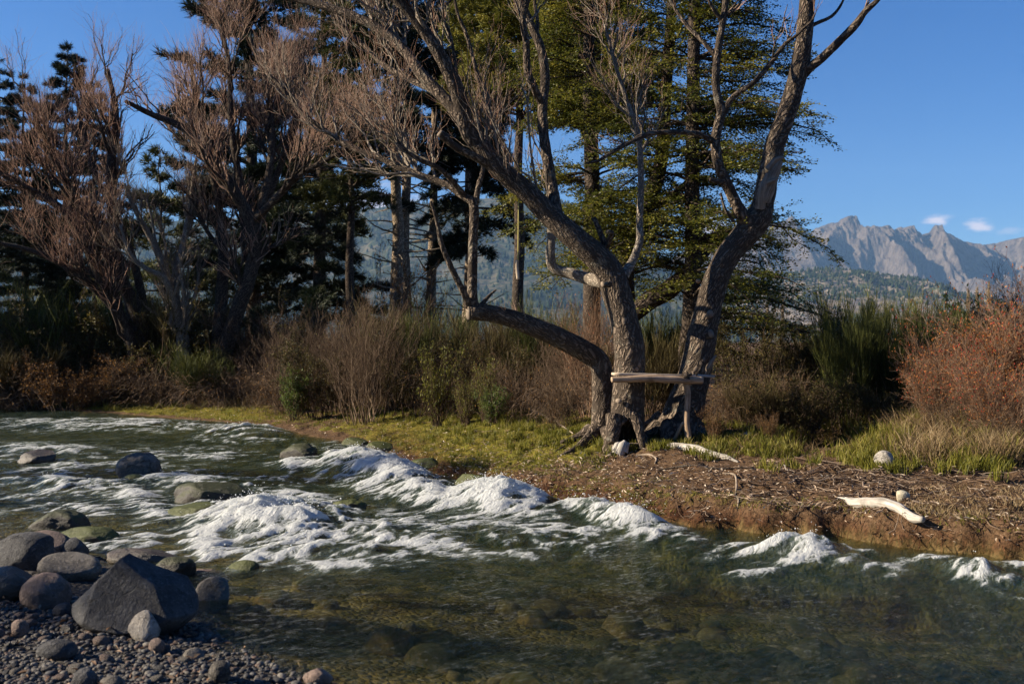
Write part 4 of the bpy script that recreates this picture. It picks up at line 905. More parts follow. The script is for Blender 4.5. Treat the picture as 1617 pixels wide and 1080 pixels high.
def base_stems(n, h, r, lean, K=8, r0=.012, curve=.3):
    a = rng.uniform(-PI, PI, n); rb = np.sqrt(rng.random(n))*r*.35; b = np.stack([np.cos(a)*rb, np.sin(a)*rb, np.full(n, -.05)], -1)
    out = np.stack([np.cos(a), np.sin(a), 0*a], -1); L = h*rng.uniform(.55, 1.05, n)
    s = np.linspace(0, 1, K)[None, :, None]
    p = b[:, None]+np.array([0, 0, 1.])*L[:, None, None]*(s-.12*s*s)+out[:, None]*(lean*L*rng.uniform(.3, 1.2, n))[:, None, None]*(s*(1-curve)+curve*s*s)
    w = np.cumsum(rng.normal(size=(n, K, 3)), 1)*.022*h; p = p+(w-w[:, :1])
    return p, (r0*rng.uniform(.5, 1.1, n))[:, None]*(1-.75*np.linspace(0, 1, K))[None]
def g_broom(h, r):
    g1, g2 = Geo(), Geo()
    sp, sr = base_stems(46, h*.82, r, .45, r0=.014); add_tubes(g1, sp, sr, 4, rng.random(len(sp)))
    bp, br = shoots(sp, sr, 16, .2, 1, h*.34, .55, .7, 5, .45, .1, rmin=.003); add_tubes(g2, bp, br, 3, rng.uniform(.1, .7, len(bp)))
    i = np.repeat(np.arange(len(bp)), 9); k = rng.uniform(.1, .98, len(i))*4; a = np.clip(k.astype(int), 0, 3); f = (k-a)[:, None]
    p0 = bp[i, a]*(1-f)+bp[i, a+1]*f; d = nrm(bp[i, a+1]-bp[i, a]); d = nrm(d+unit(len(i))*.42+[0, 0, .3])
    g2.add(*blades(p0, p0+d*h*rng.uniform(.06, .2, (len(i), 1)), .0075, np.clip(p0[:, 2]/h*.55+rng.normal(.1, .18, len(i)), 0, 1)))
    return [('stems', g1, STEM_BR), ('shoots', g2, BROOM)]
def g_broom_b(h, r): return [(a, b, BROOM_B if a == 'shoots' else c) for a, b, c in g_broom(h, r)]
def g_twig(h, r, red=False, leafy=0):
    g1 = Geo(); g2 = Geo()
    sp, sr = base_stems(34, h, r, .38, r0=.013); add_tubes(g1, sp, sr, 4, rng.uniform(.2, 1, len(sp)))
    bp, br = shoots(sp, sr, 9, .2, 1, h*.36, .75, .3, 6, .5, .1, .12, rmin=.004); add_tubes(g1, bp, br, 3, rng.uniform(.1, 1, len(bp)))
    cp, cr = shoots(bp, br, 7, .1, 1, h*.17, .9, .25, 4, .6, .05, .12, rmin=.003); add_tubes(g1, cp, cr, 3, rng.uniform(0, .9, len(cp)))
    parts = [('stems', g1, STEM_RED if red else STEM_BR)]
    if leafy:
        e = cp[rng.integers(0, len(cp), leafy)][:, -1]+rng.normal(0, .02, (leafy, 3))
        g2.add(*leaves(e, unit(leafy), unit(leafy), rng.uniform(.025, .05, leafy), rng.uniform(.014, .026, leafy), rng.random(leafy)))
        parts.append(('leaves', g2, ROSE_LEAF if red else RUSSET))
    return parts
def g_leafy(h, r, mt=None, n=11000):
    g1, g2 = Geo(), Geo()
    sp, sr = base_stems(26, h*.9, r, .5, r0=.016); add_tubes(g1, sp, sr, 4, rng.uniform(.1, .8, len(sp)))
    bp, br = shoots(sp, sr, 9, .15, 1, h*.32, .9, .3, 6, .5, .1, .12, rmin=.004); add_tubes(g1, bp, br, 3, rng.uniform(.1, .8, len(bp)))
    cp, cr = shoots(bp, br, 5, .15, 1, h*.14, .9, .3, 4, .6, .05, .1, rmin=.003); add_tubes(g1, cp, cr, 3, rng.uniform(0, .8, len(cp)))
    i = rng.integers(0, len(cp), n); k = rng.random(n)[:, None]
    e = cp[i, 0]*(1-k)+cp[i, -1]*k+rng.normal(0, .022, (n, 3))
    tt = np.clip(rng.normal(.42, .2, n)+rng.normal(0, .12, len(cp))[i], 0, 1)
    g2.add(*leaves(e, nrm(unit(n)+[0, 0, .25]), nrm(unit(n)+[0, 0, .5]), rng.uniform(.03, .06, n), rng.uniform(.016, .03, n), tt))
    return [('stems', g1, STEM_BR), ('leaves', g2, mt or OLIVE)]
def g_bramble(h, r):
    """arching tangle"""
    g1, g2 = Geo(), Geo()
    sp, sr = base_stems(60, h, r, 1.1, r0=.007, curve=.7); s = np.linspace(0, 1, 8); sp[:, :, 2] -= (h*.55*s**3)[None]; add_tubes(g1, sp, sr, 3, rng.uniform(.2, 1, len(sp)))
    bp, br = shoots(sp, sr, 9, .1, 1, h*.4, 1.0, .15, 6, .6, -.05, .16, rmin=.003); add_tubes(g1, bp, br, 3, rng.uniform(.1, 1, len(bp)))
    cp, cr = shoots(bp, br, 3, .1, 1, h*.2, 1.0, .1, 4, .7, -.1, .16, rmin=.0025); add_tubes(g1, cp, cr, 3, rng.uniform(.1, 1, len(cp)))
    n = 700; e = bp[rng.integers(0, len(bp), n), rng.integers(1, 6, n)]
    g2.add(*leaves(e, unit(n), unit(n), rng.uniform(.02, .045, n), rng.uniform(.012, .025, n), rng.random(n)))
    return [('stems', g1, STEM_BR), ('leaves', g2, RUSSET)]
def g_rose(h, r):
    g1, g2, g3 = Geo(), Geo(), Geo()
    sp, sr = base_stems(80, h, r, .55, r0=.008, curve=.6); add_tubes(g1, sp, sr, 3, rng.uniform(.1, 1, len(sp)))
    bp, br = shoots(sp, sr, 9, .15, 1, h*.32, .75, .25, 6, .6, -.02, .12, rmin=.0032); add_tubes(g1, bp, br, 3, rng.uniform(.1, 1, len(bp)))
    cp, cr = shoots(bp, br, 5, .1, 1, h*.13, .9, .2, 4, .7, .05, .12, rmin=.0025); add_tubes(g1, cp, cr, 3, rng.uniform(.1, 1, len(cp)))
    n = 2600; j = rng.integers(0, len(cp), n); e = cp[j, -1]+rng.normal(0, .01, (n, 3))
    g2.add(*leaves(e, unit(n), unit(n), rng.uniform(.02, .042, n), rng.uniform(.014, .026, n), rng.uniform(0, .85, n)))
    k = 420; e = cp[rng.integers(0, len(cp), k), -1]-[0, 0, .008]
    o8_ = np.array([(1, 0, 0), (-1, 0, 0), (0, 1, 0), (0, -1, 0), (0, 0, 1.4), (0, 0, -1.4)])
    V = (e[:, None]+.0085*o8_[None]*rng.uniform(.8, 1.3, (k, 1, 1))).reshape(-1, 3); T = (np.arange(k)[:, None, None]*6+t8[None]).reshape(-1, 3)
    g3.add(V, None, T)
    return [('stems', g1, STEM_RED), ('leaves', g2, ROSE_LEAF), ('rose_hips', g3, HIP)]
m, n = material('rose_hip'); n.out(n.add('ShaderNodeBsdfPrincipled', {'Base Color': (.45, .03, .015, 1), 'Roughness': .35}).outputs[0]); HIP = m
YLEAF = m_leaf('yellow_green_leaves', [(.05, .06, .010), (.12, .13, .018), (.22, .21, .03), (.32, .28, .05)], .35, .5, .3, .2)
def g_sapling(h, r): return g_leafy(h, r, YLEAF, 2600)
PROTO = {}
def shrub(kind, name, cat, label, px, Y, top, wpx, group, rot=None, zoff=0.0, var=0):
    """a shrub of one kind, scaled to the height and width it has in the photo"""
    fn, h0, r0 = KINDS[kind]; key = (kind, var)
    x = (px-CX)/FPX*Y; z = gz(x, Y)+zoff; H = (CY-top)/FPX*Y+CAMZ-z; W = wpx/FPX*Y
    if key not in PROTO:
        t = thing(name, label, cat, (x, Y, z), group)
        ext = []
        for nm_, g_, mt in fn(h0, r0):
            ob_ = g_.build(nm_, mt, t)
            if nm_ == 'rose_hips': ob_['kind'] = 'stuff'
            co = np.concatenate(g_.V); ext.append(co)
        co = np.concatenate(ext); PROTO[key] = (t, np.percentile(co[:, 2], 99.3), np.percentile(np.abs(co[:, :2]), 97)*2)
    else:
        t = copy_tree(PROTO[key][0]); t.name = name; t['label'] = label; t['category'] = cat; t['group'] = group; t.location = (x, Y, z)
    _, h, w = PROTO[key]
    t.scale = (W/w, W/w, H/h); t.rotation_euler = (0, 0, rng.uniform(0, 6.28) if rot is None else rot)
    return t
KINDS = {'broom': (g_broom, 2.2, 1.0), 'brown': (g_broom_b, 2.2, 1.0), 'twig': (g_twig, 2.2, 1.0), 'red': (lambda h, r: g_twig(h, r, True, 350), 2.2, 1.0), 'leafy': (g_leafy, 2.2, 1.1),
         'russet': (lambda h, r: g_leafy(h, r, RUSSET, 4500), 2.0, 1.0), 'bramble': (g_bramble, 1.2, .9), 'rose': (g_rose, 1.7, 1.0), 'sapling': (g_sapling, 1.3, .34), 'fresh': (lambda h, r: g_leafy(h, r, GREEN, 5000), 1.0, .5)}
GL, GM, GR = 'shrubs on the shaded left bank', 'shrubs along the middle of the bank', 'shrubs on the right of the bank'
S_ = [
 ('leafy', 'shrub', 'dark olive leafy shrub at the far left of the bank', 15, 27.6, 455, 230, GL, 0), ('broom', 'broom_bush', 'tall dark green broom bush second from the far left', 105, 27.2, 452, 200, GL, 0),
 ('leafy', 'shrub', 'large dark leafy shrub under the far left bare willow', 195, 27.0, 470, 220, GL, 1), ('brown', 'broom_bush', 'yellowish brown broom bush under the slender pale willow', 285, 26.6, 455, 170, GL, 0),
 ('leafy', 'shrub', 'dark olive shrub at the foot of the middle bare willow', 352, 26.2, 470, 190, GL, 0), ('twig', 'bare_shrub', 'dark brown bare shrub right of the middle bare willow', 440, 25.8, 480, 190, GL, 0),
 ('brown', 'broom_bush', 'low olive brown broom bush at the left edge near the water', 50, 25.8, 545, 170, GL, 1), ('russet', 'shrub', 'rust coloured low shrub near the water on the left bank', 165, 25.3, 560, 170, GL, 0),
 ('bramble', 'bramble', 'dark bramble tangle on the left bank below the slender pale willow', 262, 24.9, 568, 190, GL, 0), ('bramble', 'bramble', 'dark bramble tangle on the bank below the middle bare willow', 375, 24.3, 572, 200, GL, 1),
 ('broom', 'broom_bush', 'dim green broom bush low on the bank left of the middle willow', 318, 24.6, 548, 120, GL, 1), ('twig', 'bare_shrub', 'dark twiggy shrub between the middle willow and the pale bare shrub', 472, 23.5, 505, 140, GL, 1),
 ('bramble', 'bramble', 'low brown bramble in deep shade left of the pale bare shrub', 452, 22.3, 560, 150, GL, 0), ('leafy', 'shrub', 'dark leafy bush in front of the wide dark pine', 520, 25.5, 485, 180, GL, 1),
 ('russet', 'shrub', 'ochre tinged low shrub at the water edge under the far left bushes', 105, 24.6, 560, 130, GL, 1), ('bramble', 'bramble', 'low tangle of brambles at the far left water edge', -10, 25.0, 560, 170, GL, 1),
 ('fresh', 'green_plant', 'small fresh green plant with thin stems in the shade left of the pale bare shrub', 466, 20.6, 582, 48, 'small green plants on the bank', 0),
 ('twig', 'bare_shrub', 'pale bare many stemmed shrub standing alone at the middle of the bank', 577, 19.2, 468, 150, GM, 2), ('twig', 'bare_shrub', 'brown bare shrub behind the pale many stemmed one', 535, 21.6, 492, 130, GM, 0),
 ('brown', 'broom_bush', 'brown broom bush right of the pale bare shrub', 640, 21.0, 492, 140, GM, 0), ('broom', 'broom_bush', 'green broom bush below the bare trunked pines', 682, 20.6, 488, 130, GM, 0),
 ('twig', 'bare_shrub', 'brown twiggy shrub under the sawn end of the leaning tree', 742, 20.2, 505, 150, GM, 1), ('bramble', 'bramble', 'brown bramble in front of the shrubs under the leaning tree', 725, 18.9, 560, 150, GM, 0),
 ('brown', 'broom_bush', 'brownish broom bush under the middle of the leaning trunk', 800, 19.6, 495, 140, GM, 1), ('broom', 'broom_bush', 'green broom bush rising above the leaning trunk', 862, 19.0, 478, 120, GM, 1),
 ('bramble', 'bramble', 'dry bramble under the leaning trunk next to the saplings', 822, 17.6, 560, 150, GM, 1), ('leafy', 'shrub', 'olive leafy shrub deep in the shade behind the saplings', 700, 22.0, 500, 200, GM, 0),
 ('leafy', 'shrub', 'dark leafy shrub behind the brown broom under the leaning trunk', 845, 21.0, 505, 200, GM, 1), ('bramble', 'bramble', 'tangled bramble left of the leaning tree roots', 885, 15.4, 575, 120, GM, 0),
 ('red', 'bare_shrub', 'reddish brown twiggy shrub behind the leaning tree and the hollow tree', 935, 16.2, 455, 110, GM, 0), ('twig', 'bare_shrub', 'thin bare shrub behind the roots of the leaning tree', 905, 17.4, 510, 110, GM, 2),
 ('leafy', 'shrub', 'rounded olive shrub just right of the pale bare shrub', 655, 19.4, 518, 120, GM, 0), ('leafy', 'shrub', 'low olive shrub in front of the brown broom under the leaning trunk', 795, 18.5, 535, 130, GM, 1), ('leafy', 'shrub', 'dark olive shrub just left of the pale bare shrub', 505, 20.8, 525, 110, GM, 0),
 ('broom', 'broom_bush', 'green spiky broom bush in front of the dark ones right of the beech sprays', 1338, 14.3, 482, 120, GR, 1), ('broom', 'broom_bush', 'sunlit yellow green broom bush just left of the rose thicket', 1418, 14.2, 488, 120, GR, 0),
 ('russet', 'bush', 'thin russet bush standing in for dead needles on the bare trunked pines', 648, 27.5, 408, 110, GM, 1),  # bush added in place of dead russet needles hanging on the pines
 ('sapling', 'sapling', 'taller yellow green sapling left of the blue green plant', 690, 17.7, 545, 58, 'young conifers in the grass', 0), ('sapling', 'sapling', 'slender yellow green sapling under the leaning trunk', 766, 17.0, 566, 40, 'young conifers in the grass', 1),
 ('sapling', 'sapling', 'short yellow green sapling between the taller two', 735, 17.3, 592, 40, 'young conifers in the grass', 1), ('fresh', 'green_plant', 'small bluish green plant at the foot of the slender sapling', 778, 16.6, 610, 40, 'small green plants on the bank', 0),
 ('broom', 'broom_bush', 'yellow green broom bush between the hollow tree and the beech trunk', 1045, 16.8, 480, 120, GM, 0), ('brown', 'broom_bush', 'brown broom bush behind the plank table', 1030, 15.8, 530, 110, GM, 0),
 ('leafy', 'shrub', 'olive gold leafy shrub right of the forked tree', 1178, 15.0, 488, 150, GR, 1), ('leafy', 'shrub', 'dark leafy shrub right of the olive gold one', 1252, 15.8, 505, 170, GR, 0),
 ('bramble', 'bramble', 'brown bramble right of the forked tree', 1225, 14.0, 575, 150, GR, 0), ('bramble', 'bramble', 'dark bramble beside the shaded path', 1165, 13.9, 590, 120, GR, 1), ('leafy', 'shrub', 'low dark leafy bush in front of the olive gold one', 1262, 13.6, 585, 130, GR, 1), ('brown', 'broom_bush', 'low brown broom bush right of the forked tree roots', 1190, 13.7, 600, 90, GR, 0), ('leafy', 'shrub', 'low leafy bush at the right side of the shaded path', 1395, 13.4, 600, 110, GR, 0),
 ('broom', 'broom_bush', 'tall green broom bush with spiky top right of the beech sprays', 1340, 17.8, 462, 120, GR, 1), ('broom', 'broom_bush', 'tall yellow topped broom bush second from the beech sprays', 1412, 18.6, 468, 110, GR, 0),
 ('brown', 'broom_bush', 'brown broom bush low behind the shaded path', 1290, 19.0, 515, 140, GR, 1), ('broom', 'broom_bush', 'dark broom bush overhanging the shaded path', 1372, 15.8, 545, 130, GR, 0),
 ('leafy', 'shrub', 'dark leafy shrub behind the left edge of the rose thicket', 1440, 16.4, 520, 160, GR, 1), ('fresh', 'shrub', 'rounded sunny green bush far behind the rose thicket', 1545, 30, 470, 100, GR, 1),
 ('broom', 'broom_bush', 'dark green broom bush behind the rose thicket', 1490, 20, 480, 130, GR, 1), ('twig', 'bare_shrub', 'tall dark bare shrub above the rose thicket at the right edge', 1608, 17, 425, 110, GR, 2),
 ('leafy', 'shrub', 'shadowy shrub at the back of the path', 1320, 17.0, 590, 160, GR, 0), ('broom', 'broom_bush', 'dark broom bush at the right edge behind the rose thicket', 1590, 19, 500, 160, GR, 0),
 ('leafy', 'shrub', 'round dark olive bush in front of the far left bare willow', 235, 25.9, 505, 170, GL, 0), ('leafy', 'shrub', 'round dark olive bush low at the far left', 60, 26.3, 500, 180, GL, 1),
 ('rose', 'rose_bush', 'rose bush just beyond the right edge of the photo', 1745, 12.4, 455, 170, 'rose bushes in the thicket', 0), ('leafy', 'shrub', 'dark shrub beyond the right edge of the photo', 1840, 14.5, 470, 190, GR, 1), ('broom', 'broom_bush', 'broom bush beyond the right edge of the photo behind the rose bush', 1720, 17, 480, 150, GR, 0),
 ('rose', 'rose_bush', 'red brown rose bush with orange leaves, left edge of the thicket', 1492, 12.0, 520, 130, 'rose bushes in the thicket', 0), ('rose', 'rose_bush', 'tall red brown rose bush in the middle of the thicket', 1560, 12.0, 475, 180, 'rose bushes in the thicket', 1),
 ('rose', 'rose_bush', 'tallest rose bush at the right edge of the thicket', 1632, 11.9, 440, 180, 'rose bushes in the thicket', 0), ('rose', 'rose_bush', 'low rose bush in front of the thicket with red hips', 1585, 11.0, 545, 160, 'rose bushes in the thicket', 1),
 ('bramble', 'bramble', 'low pale bramble at the foot of the rose thicket', 1500, 11.7, 615, 140, GR, 0), ('bramble', 'bramble', 'low bramble in front of the right edge of the rose thicket', 1600, 10.8, 625, 150, GR, 1),
 ('russet', 'green_plant', 'small orange leaved plant beside the table post', 1128, 12.2, 640, 46, 'small plants around the table', 0), ('russet', 'green_plant', 'thin russet plant in the grass right of the bleached log', 1212, 12.1, 650, 34, 'small plants around the table', 1),
]
for kd, nm_, lb, px, Y, top, w, gp, vr in S_:
    shrub(kd, nm_, {'bush': 'bush', 'broom_bush': 'bush', 'bare_shrub': 'bush', 'shrub': 'bush', 'rose_bush': 'bush', 'bramble': 'bramble', 'sapling': 'sapling', 'green_plant': 'plant'}[nm_], lb, px, Y, top, w, gp, var=vr)
# far bare poplars on the valley floor
def poplar(label, px, Y, top, first=[None]):
    x = (px-CX)/FPX*Y; H = (CY-top)/FPX*Y+.7
    if first[0] is None:
        t = thing('poplar_tree', label, 'tree', (x, Y, 1.0), 'bare poplars far across the valley')
        g1, g2 = Geo(), Geo(); z = np.linspace(0, 20, 10); tp = np.stack([z*0, z*0, z], -1)
        g1.add(*limb(tp, .35*(1-.9*z/20), 8, 1.0, .04, 5))
        sp, sr = shoots(tp[None], (.35*(1-.9*z/20))[None], 120, .08, .97, 4.2, .3, 1.6, 6, .3, .2, rmin=.06); add_tubes(g1, sp, sr, 3, .5)
        q, qr = shoots(sp, sr, 7, .1, 1, 1.8, .4, .9, 4, .6, .1, rmin=.05); add_tubes(g2, q, qr, 3, rng.random(len(q)))
        g1.build('trunk', BARK_PALE, t); g2.build('twigs', POP, t); first[0] = t
    else:
        t = copy_tree(first[0]); t['label'] = label; t.location = (x, Y, 1.0); t.rotation_euler.z = px
    t.scale = (H/20*.9,)*2+(H/20,)
POP = m_leaf('poplar_twigs', [(.16, .11, .05), (.28, .2, .1), (.36, .28, .16)], 0, .9, .1, .1)
for px, Y, top, lb in ((1561, 330, 455, 'tallest bare poplar standing above the bushes behind the rose thicket'), (1543, 350, 462, 'bare poplar just left of the tallest one'), (1529, 370, 464, 'bare poplar left of the pair behind the rose thicket'),
                       (1236, 330, 478, 'bare poplar far off below the beech sprays, right of a fainter one'), (1212, 345, 480, 'faint bare poplar far off behind the forked tree')):
    poplar(lb, px, Y, top)

# ---------------------------------------------------------------- the plank table, the rope and wood lying about
PLANK = m_wood('grey_plank', (.34, .26, .18), (.62, .52, .40), .8)
POLE = m_wood('peeled_pole', (.25, .165, .10), (.52, .38, .26), .7, 1.5)
def board(p0, p1, w, th):
    p0, p1 = np.array(p0), np.array(p1); n_ = 14; s = np.linspace(0, 1, n_)[:, None]; c = p0*(1-s)+p1*s
    d = nrm(p1-p0); sd = nrm(np.cross(d, [0, 0, 1.])); up = np.cross(sd, d); bv = th*.18
    prof = [(-w/2+bv, -th/2), (w/2-bv, -th/2), (w/2, -th/2+bv), (w/2, th/2-bv), (w/2-bv, th/2), (-w/2+bv, th/2), (-w/2, th/2-bv), (-w/2, -th/2+bv)]
    wob = fbm(p3(np.arange(n_)*.7, np.arange(n_)*0.), 2, .5, 3)*.006
    V = np.stack([c+sd*(a+wob[:, None])+up*(b+wob[:, None]*.6) for a, b in prof], 1); k = len(prof)
    i = np.arange(n_*k).reshape(n_, k); Q = np.stack([i[:-1], np.roll(i, -1, 1)[:-1], np.roll(i, -1, 1)[1:], i[1:]], -1).reshape(-1, 4)
    L = np.linalg.norm(p1-p0); U = np.stack([np.broadcast_to(np.arange(k)*.05, (n_, k)), np.broadcast_to(s*L, (n_, k))], -1).reshape(-1, 2)
    V = V.reshape(-1, 3); T = []
    for e, fl in ((0, 1), (n_-1, 0)):
        V = np.concatenate([V, V[i[e]].mean(0, keepdims=True)]); U = np.concatenate([U, [[0, 0]]]); c0 = len(V)-1
        for a in range(k):
            b = (a+1) % k; T.append((i[e, b], i[e, a], c0) if fl else (i[e, a], i[e, b], c0))
    return V, Q, np.array(T), U
pb_ = onground(1086, 698); YT = pb_[1]
YL = D0-.34; slope = (YT-.02-YL)/(1084-968)
def TY(px): return YL+(px-968)*slope
org = pb_.copy()
t = thing('plank_table', 'rough table of a plank and pole laid between two trees on a single post', 'table', org)
Geo().add(*board(P(968, 590.5, TY(968)+.06), P(1096, 593.5, TY(1096)+.06), .15, .032)).build('plank', PLANK, t, org)
Geo().add(*board(P(1103, 593, TY(1103)+.07), P(1127, 594.5, TY(1127)+.07), .08, .03)).build('board_end', BLEACH, t, org)
def pole(name, pts, mat, seed, par=t, org_=None, ns=14, rough=.07):
    w, r = stem(pts); V, Q, T, U = limb(w, r, ns, .03, rough, seed)
    n0 = nrm(w[0]-w[1]); D = disc(w[0]+n0*.002, n0, r[0]*.98, seed); g = Geo().add(V, Q, T, U); g.add(D[0], D[1], D[2])
    return g.build(name, mat, par, org if org_ is None else org_)
pole('pole', [(966, 599.5, 4.6, TY(966)-.04), (985, 599, 5.0, TY(985)-.04), (1005, 598, 5.5, TY(1005)-.04), (1024, 597.5, 5.8, TY(1024)-.04), (1050, 598.5, 6, TY(1050)-.04), (1080, 600, 6, TY(1080)-.04), (1109, 600.5, 6, TY(1109)-.04)], POLE, 1)
pole('post', [(1086, 706, 5.4, YT), (1087, 690, 5.2, YT), (1084, 665, 4.8, YT), (1085.5, 640, 4.7, YT), (1086, 620, 4.8, YT), (1083, 604, 5.2, YT)], POLE, 2)
pole('brace', [(1065, 694, 2.6, YT+.12), (1072, 680, 2.6, YT+.06), (1079, 667, 2.4, YT+.01)], POLE, 3)
g = Geo()
for i, (a, b) in enumerate((((1074, 600), (1092, 591)), ((1076, 592), (1093, 602)), ((1083, 604), (1085, 588)))):
    pts = [(a[0], a[1], 2.2, YT-.07), ((a[0]+b[0])/2, (a[1]+b[1])/2-1, 2.4, YT-.095), (b[0], b[1], 2.2, YT-.06)]; g.add(*limb(*stem(pts), 8, .02, .1, i))
g.build('lashing', BARK_DK, t, org)
# the swing rope
m, n = material('yellow_rope'); uv = n.uv()
tw = n.add('ShaderNodeTexWave', {'Vector': n.scale(uv, (60, 60, 1)), 'Scale': 1.0, 'Distortion': .3}, bands_direction='DIAGONAL').outputs['Fac']
n.out(n.add('ShaderNodeBsdfPrincipled', {'Base Color': n.mix(tw, (.30, .24, .05), (.55, .47, .16)), 'Roughness': .8, 'Normal': n.bump(tw, .6, .003)}).outputs[0]); ROPE = m
YR = D0-.15; org = P(818, 412, YR)
t = thing('swing_rope', 'thin yellow rope with a short pale stick, hanging from the leaning trunk', 'rope', org)
w, r = stem([(820, 287, 1.1, YR), (819, 320, 1.0, YR), (818.5, 365, 1.0, YR), (818, 414, 1.0, YR)]); Geo().add(*limb(w, np.full(4, .0075), 6, .05, .02, 1)).build('rope', ROPE, t, org)
g = Geo().add(*limb(*stem([(816.5, 411, 2.6, YR), (816, 420, 3, YR), (817, 430, 2.8, YR), (818, 441, 2.4, YR)]), 8, .02, .1, 3)); g.build('stick', PLANK, t, org)
YR2 = D0+.25; org = P(834, 250, YR2)
t = thing('loose_cord', 'thin yellowish cord dangling from the upright limb of the hollow tree', 'rope', org)
w, _ = stem([(854, 168, 1, YR2), (843, 195, 1, YR2), (836, 225, 1, YR2), (833, 255, 1, YR2)]); Geo().add(*limb(w, np.full(4, .005), 6, .05, .02, 1)).build('cord', ROPE, t, org)

def lying(name, label, cat, pts, mat, seed, group=None, lift=.6, ns=14, rough=.1, extra=()):
    """a piece of wood resting on the ground: (px, py, half width px)"""
    def w_(pts):
        W = []; R = []
        for px, py, r in pts:
            p = onground(px, py); rr = r/FPX*p[1]; W.append(p); R.append(rr)
        W = np.array(W); i = np.arange(len(W)); f = np.polyfit(i, W[:, 1], 1) if len(W) > 2 else None
        if f is not None:
            W = np.array([P(a[0], a[1], y_) for a, y_ in zip(pts, np.polyval(f, i)-.02)])
        R = np.array(R); W[:, 2] = np.maximum(W[:, 2], ground(W[:, 0], W[:, 1])+R*lift*.8); return W, R
    W, R = w_(pts); org = W[0].copy()
    t = thing(name, label, cat, org, group)
    V, Q, T, U = limb(W, R, ns, .03, rough, seed); g = Geo().add(V, Q, T, U); n0 = nrm(W[0]-W[1]); D = disc(W[0]+n0*.002, n0, R[0]*.95, seed); g.add(D[0], D[1], D[2]); g.build('wood', mat, t, org)
    for i, e in enumerate(extra):
        W, R = w_(e); Geo().add(*limb(W, R, 8, .03, rough, seed+i+1)).build('branch', mat, t, org)
    return t
lying('driftwood_log', 'long bleached white log lying in the grass beside the table post', 'log', [(1035, 703, 3.5), (1052, 703, 5), (1078, 706, 6), (1100, 711, 6.5), (1122, 718, 6.5), (1145, 726, 5.5), (1166, 734, 2)], BLEACH, 1, 'bleached logs on the bank')
lying('driftwood_log', 'short thick bleached log with a forked end at the edge of the cut bank', 'log', [(1336, 789, 5), (1350, 794, 8), (1370, 803, 9.5), (1395, 812, 9), (1420, 818, 8), (1440, 820, 7.5), (1457, 820, 5)], BLEACH, 2, 'bleached logs on the bank', 1.0,
      extra=[[(1345, 794, 4), (1330, 788, 3), (1322, 786, 1.2)]])
STICK = 'dry sticks lying on the bank'
for i, (lb, pts, mt) in enumerate([
    ('pale stick lying right of the bleached log', [(1158, 699, 2), (1170, 706, 2.6), (1184, 716, 2)], CUT_GREY), ('short white stick by the grass right of the table', [(1174, 686, 4), (1186, 689, 5), (1196, 693, 3)], BLEACH),
    ('thin forked twig standing out on the bare soil below the table', [(1142, 748, 1.2), (1160, 752, 1.8), (1163, 766, 1.6), (1161, 786, 1)], CUT_GREY), ('hooked pale root on the face of the cut bank', [(1158, 783, 1.5), (1166, 790, 2.2), (1165, 800, 1.4)], CUT_GREY),
    ('long thin dark branch lying across the bank right of the log', [(1040, 742, 1.4), (1090, 741, 1.8), (1130, 744, 1.8), (1190, 738, 1.2)], BARK_DK), ('pale fallen branch lying on the mossy grass', [(806, 634, 2.4), (826, 640, 2.8), (845, 650, 2.4), (880, 668, 1.6), (905, 688, 1)], CUT_GREY),
    ('white root stub by the leaning tree roots', [(918, 655, 2.2), (930, 650, 3), (944, 646, 2)], CUT_GREY), ('dry stick at the right edge of the bank', [(1565, 713, 1.4), (1592, 711, 2), (1622, 712, 1.6)], BLEACH),
    ('thin stick lying on the moss left of the hollow tree', [(878, 712, 1.2), (902, 700, 1.6), (918, 690, 1)], BARK_DK), ('grey stick on the soil in front of the hollow tree', [(1005, 723, 1.4), (1025, 718, 1.8), (1036, 724, 1.6), (1034, 738, 1)], CUT_GREY)]):
    lying('stick', lb, 'stick', pts, mt, 10+i, STICK, .8, 8, .08)
def stump(label, px, py, hpx, rpx, seed):
    p = onground(px, py); k = p[1]/FPX
    t = thing('tree_stump', label, 'stump', p, 'old stumps on the bank'); h = hpx*k; r = rpx*k
    Geo().add(*limb(np.array([p+[0, 0, -.06], p+[0, 0, h*.2], p+[.01, 0, h*.7], p+[.015, 0, h]]), np.array([r*1.5, r*1.15, r, r*.95]), 16, .03, .16, seed)).build('trunk', BARK_DK, t, p)
    D = disc(p+[.015, 0, h+r*.22], (.1, -.3, 1), r*.85, seed); Geo().add(D[0], D[1], D[2]).build('top', CUT_GREY, t, p)
stump('small dark stump left of the leaning tree roots', 903, 640, 22, 8, 1); stump('broken stump in the grass right of the pale bare shrub', 632, 640, 14, 6, 2)
# ---------------------------------------------------------------- stones
import bmesh
def ico(sub):
    bm = bmesh.new(); bmesh.ops.create_icosphere(bm, subdivisions=sub, radius=1.0)
    V = np.array([v.co[:] for v in bm.verts]); T = np.array([[v.index for v in f.verts] for f in bm.faces]); bm.free(); return V, T
ICO4, ICO2, ICO5 = ico(5), ico(3), ico(6)
def rock_verts(V, seed, cuts=5, rough=.16, fine=.03, deep=.75):
    rs = np.random.default_rng(seed); p = V*(1+rough*fbm(V*1.1+seed*3.3, 3, .5, seed)[:, None])
    for _ in range(cuts):
        n_ = nrm(rs.normal(size=3)); c = rs.uniform(.5, .85); d = np.maximum(p@n_-c, 0); p = p-n_*d[:, None]*deep
    return p*(1+fine*fbm(V*5+seed, 3, .6, seed+5)[:, None]+fine*.4*fbm(V*16+seed, 2, .6, seed+7)[:, None])
R_BLUE = m_rock('blue_grey_stone', (.080, .078, .078), (.034, .033, .034), scale=1.4, light=(.16, .155, .15))
R_GREY = m_rock('grey_stone', (.17, .15, .125), (.075, .066, .056), scale=1.6)
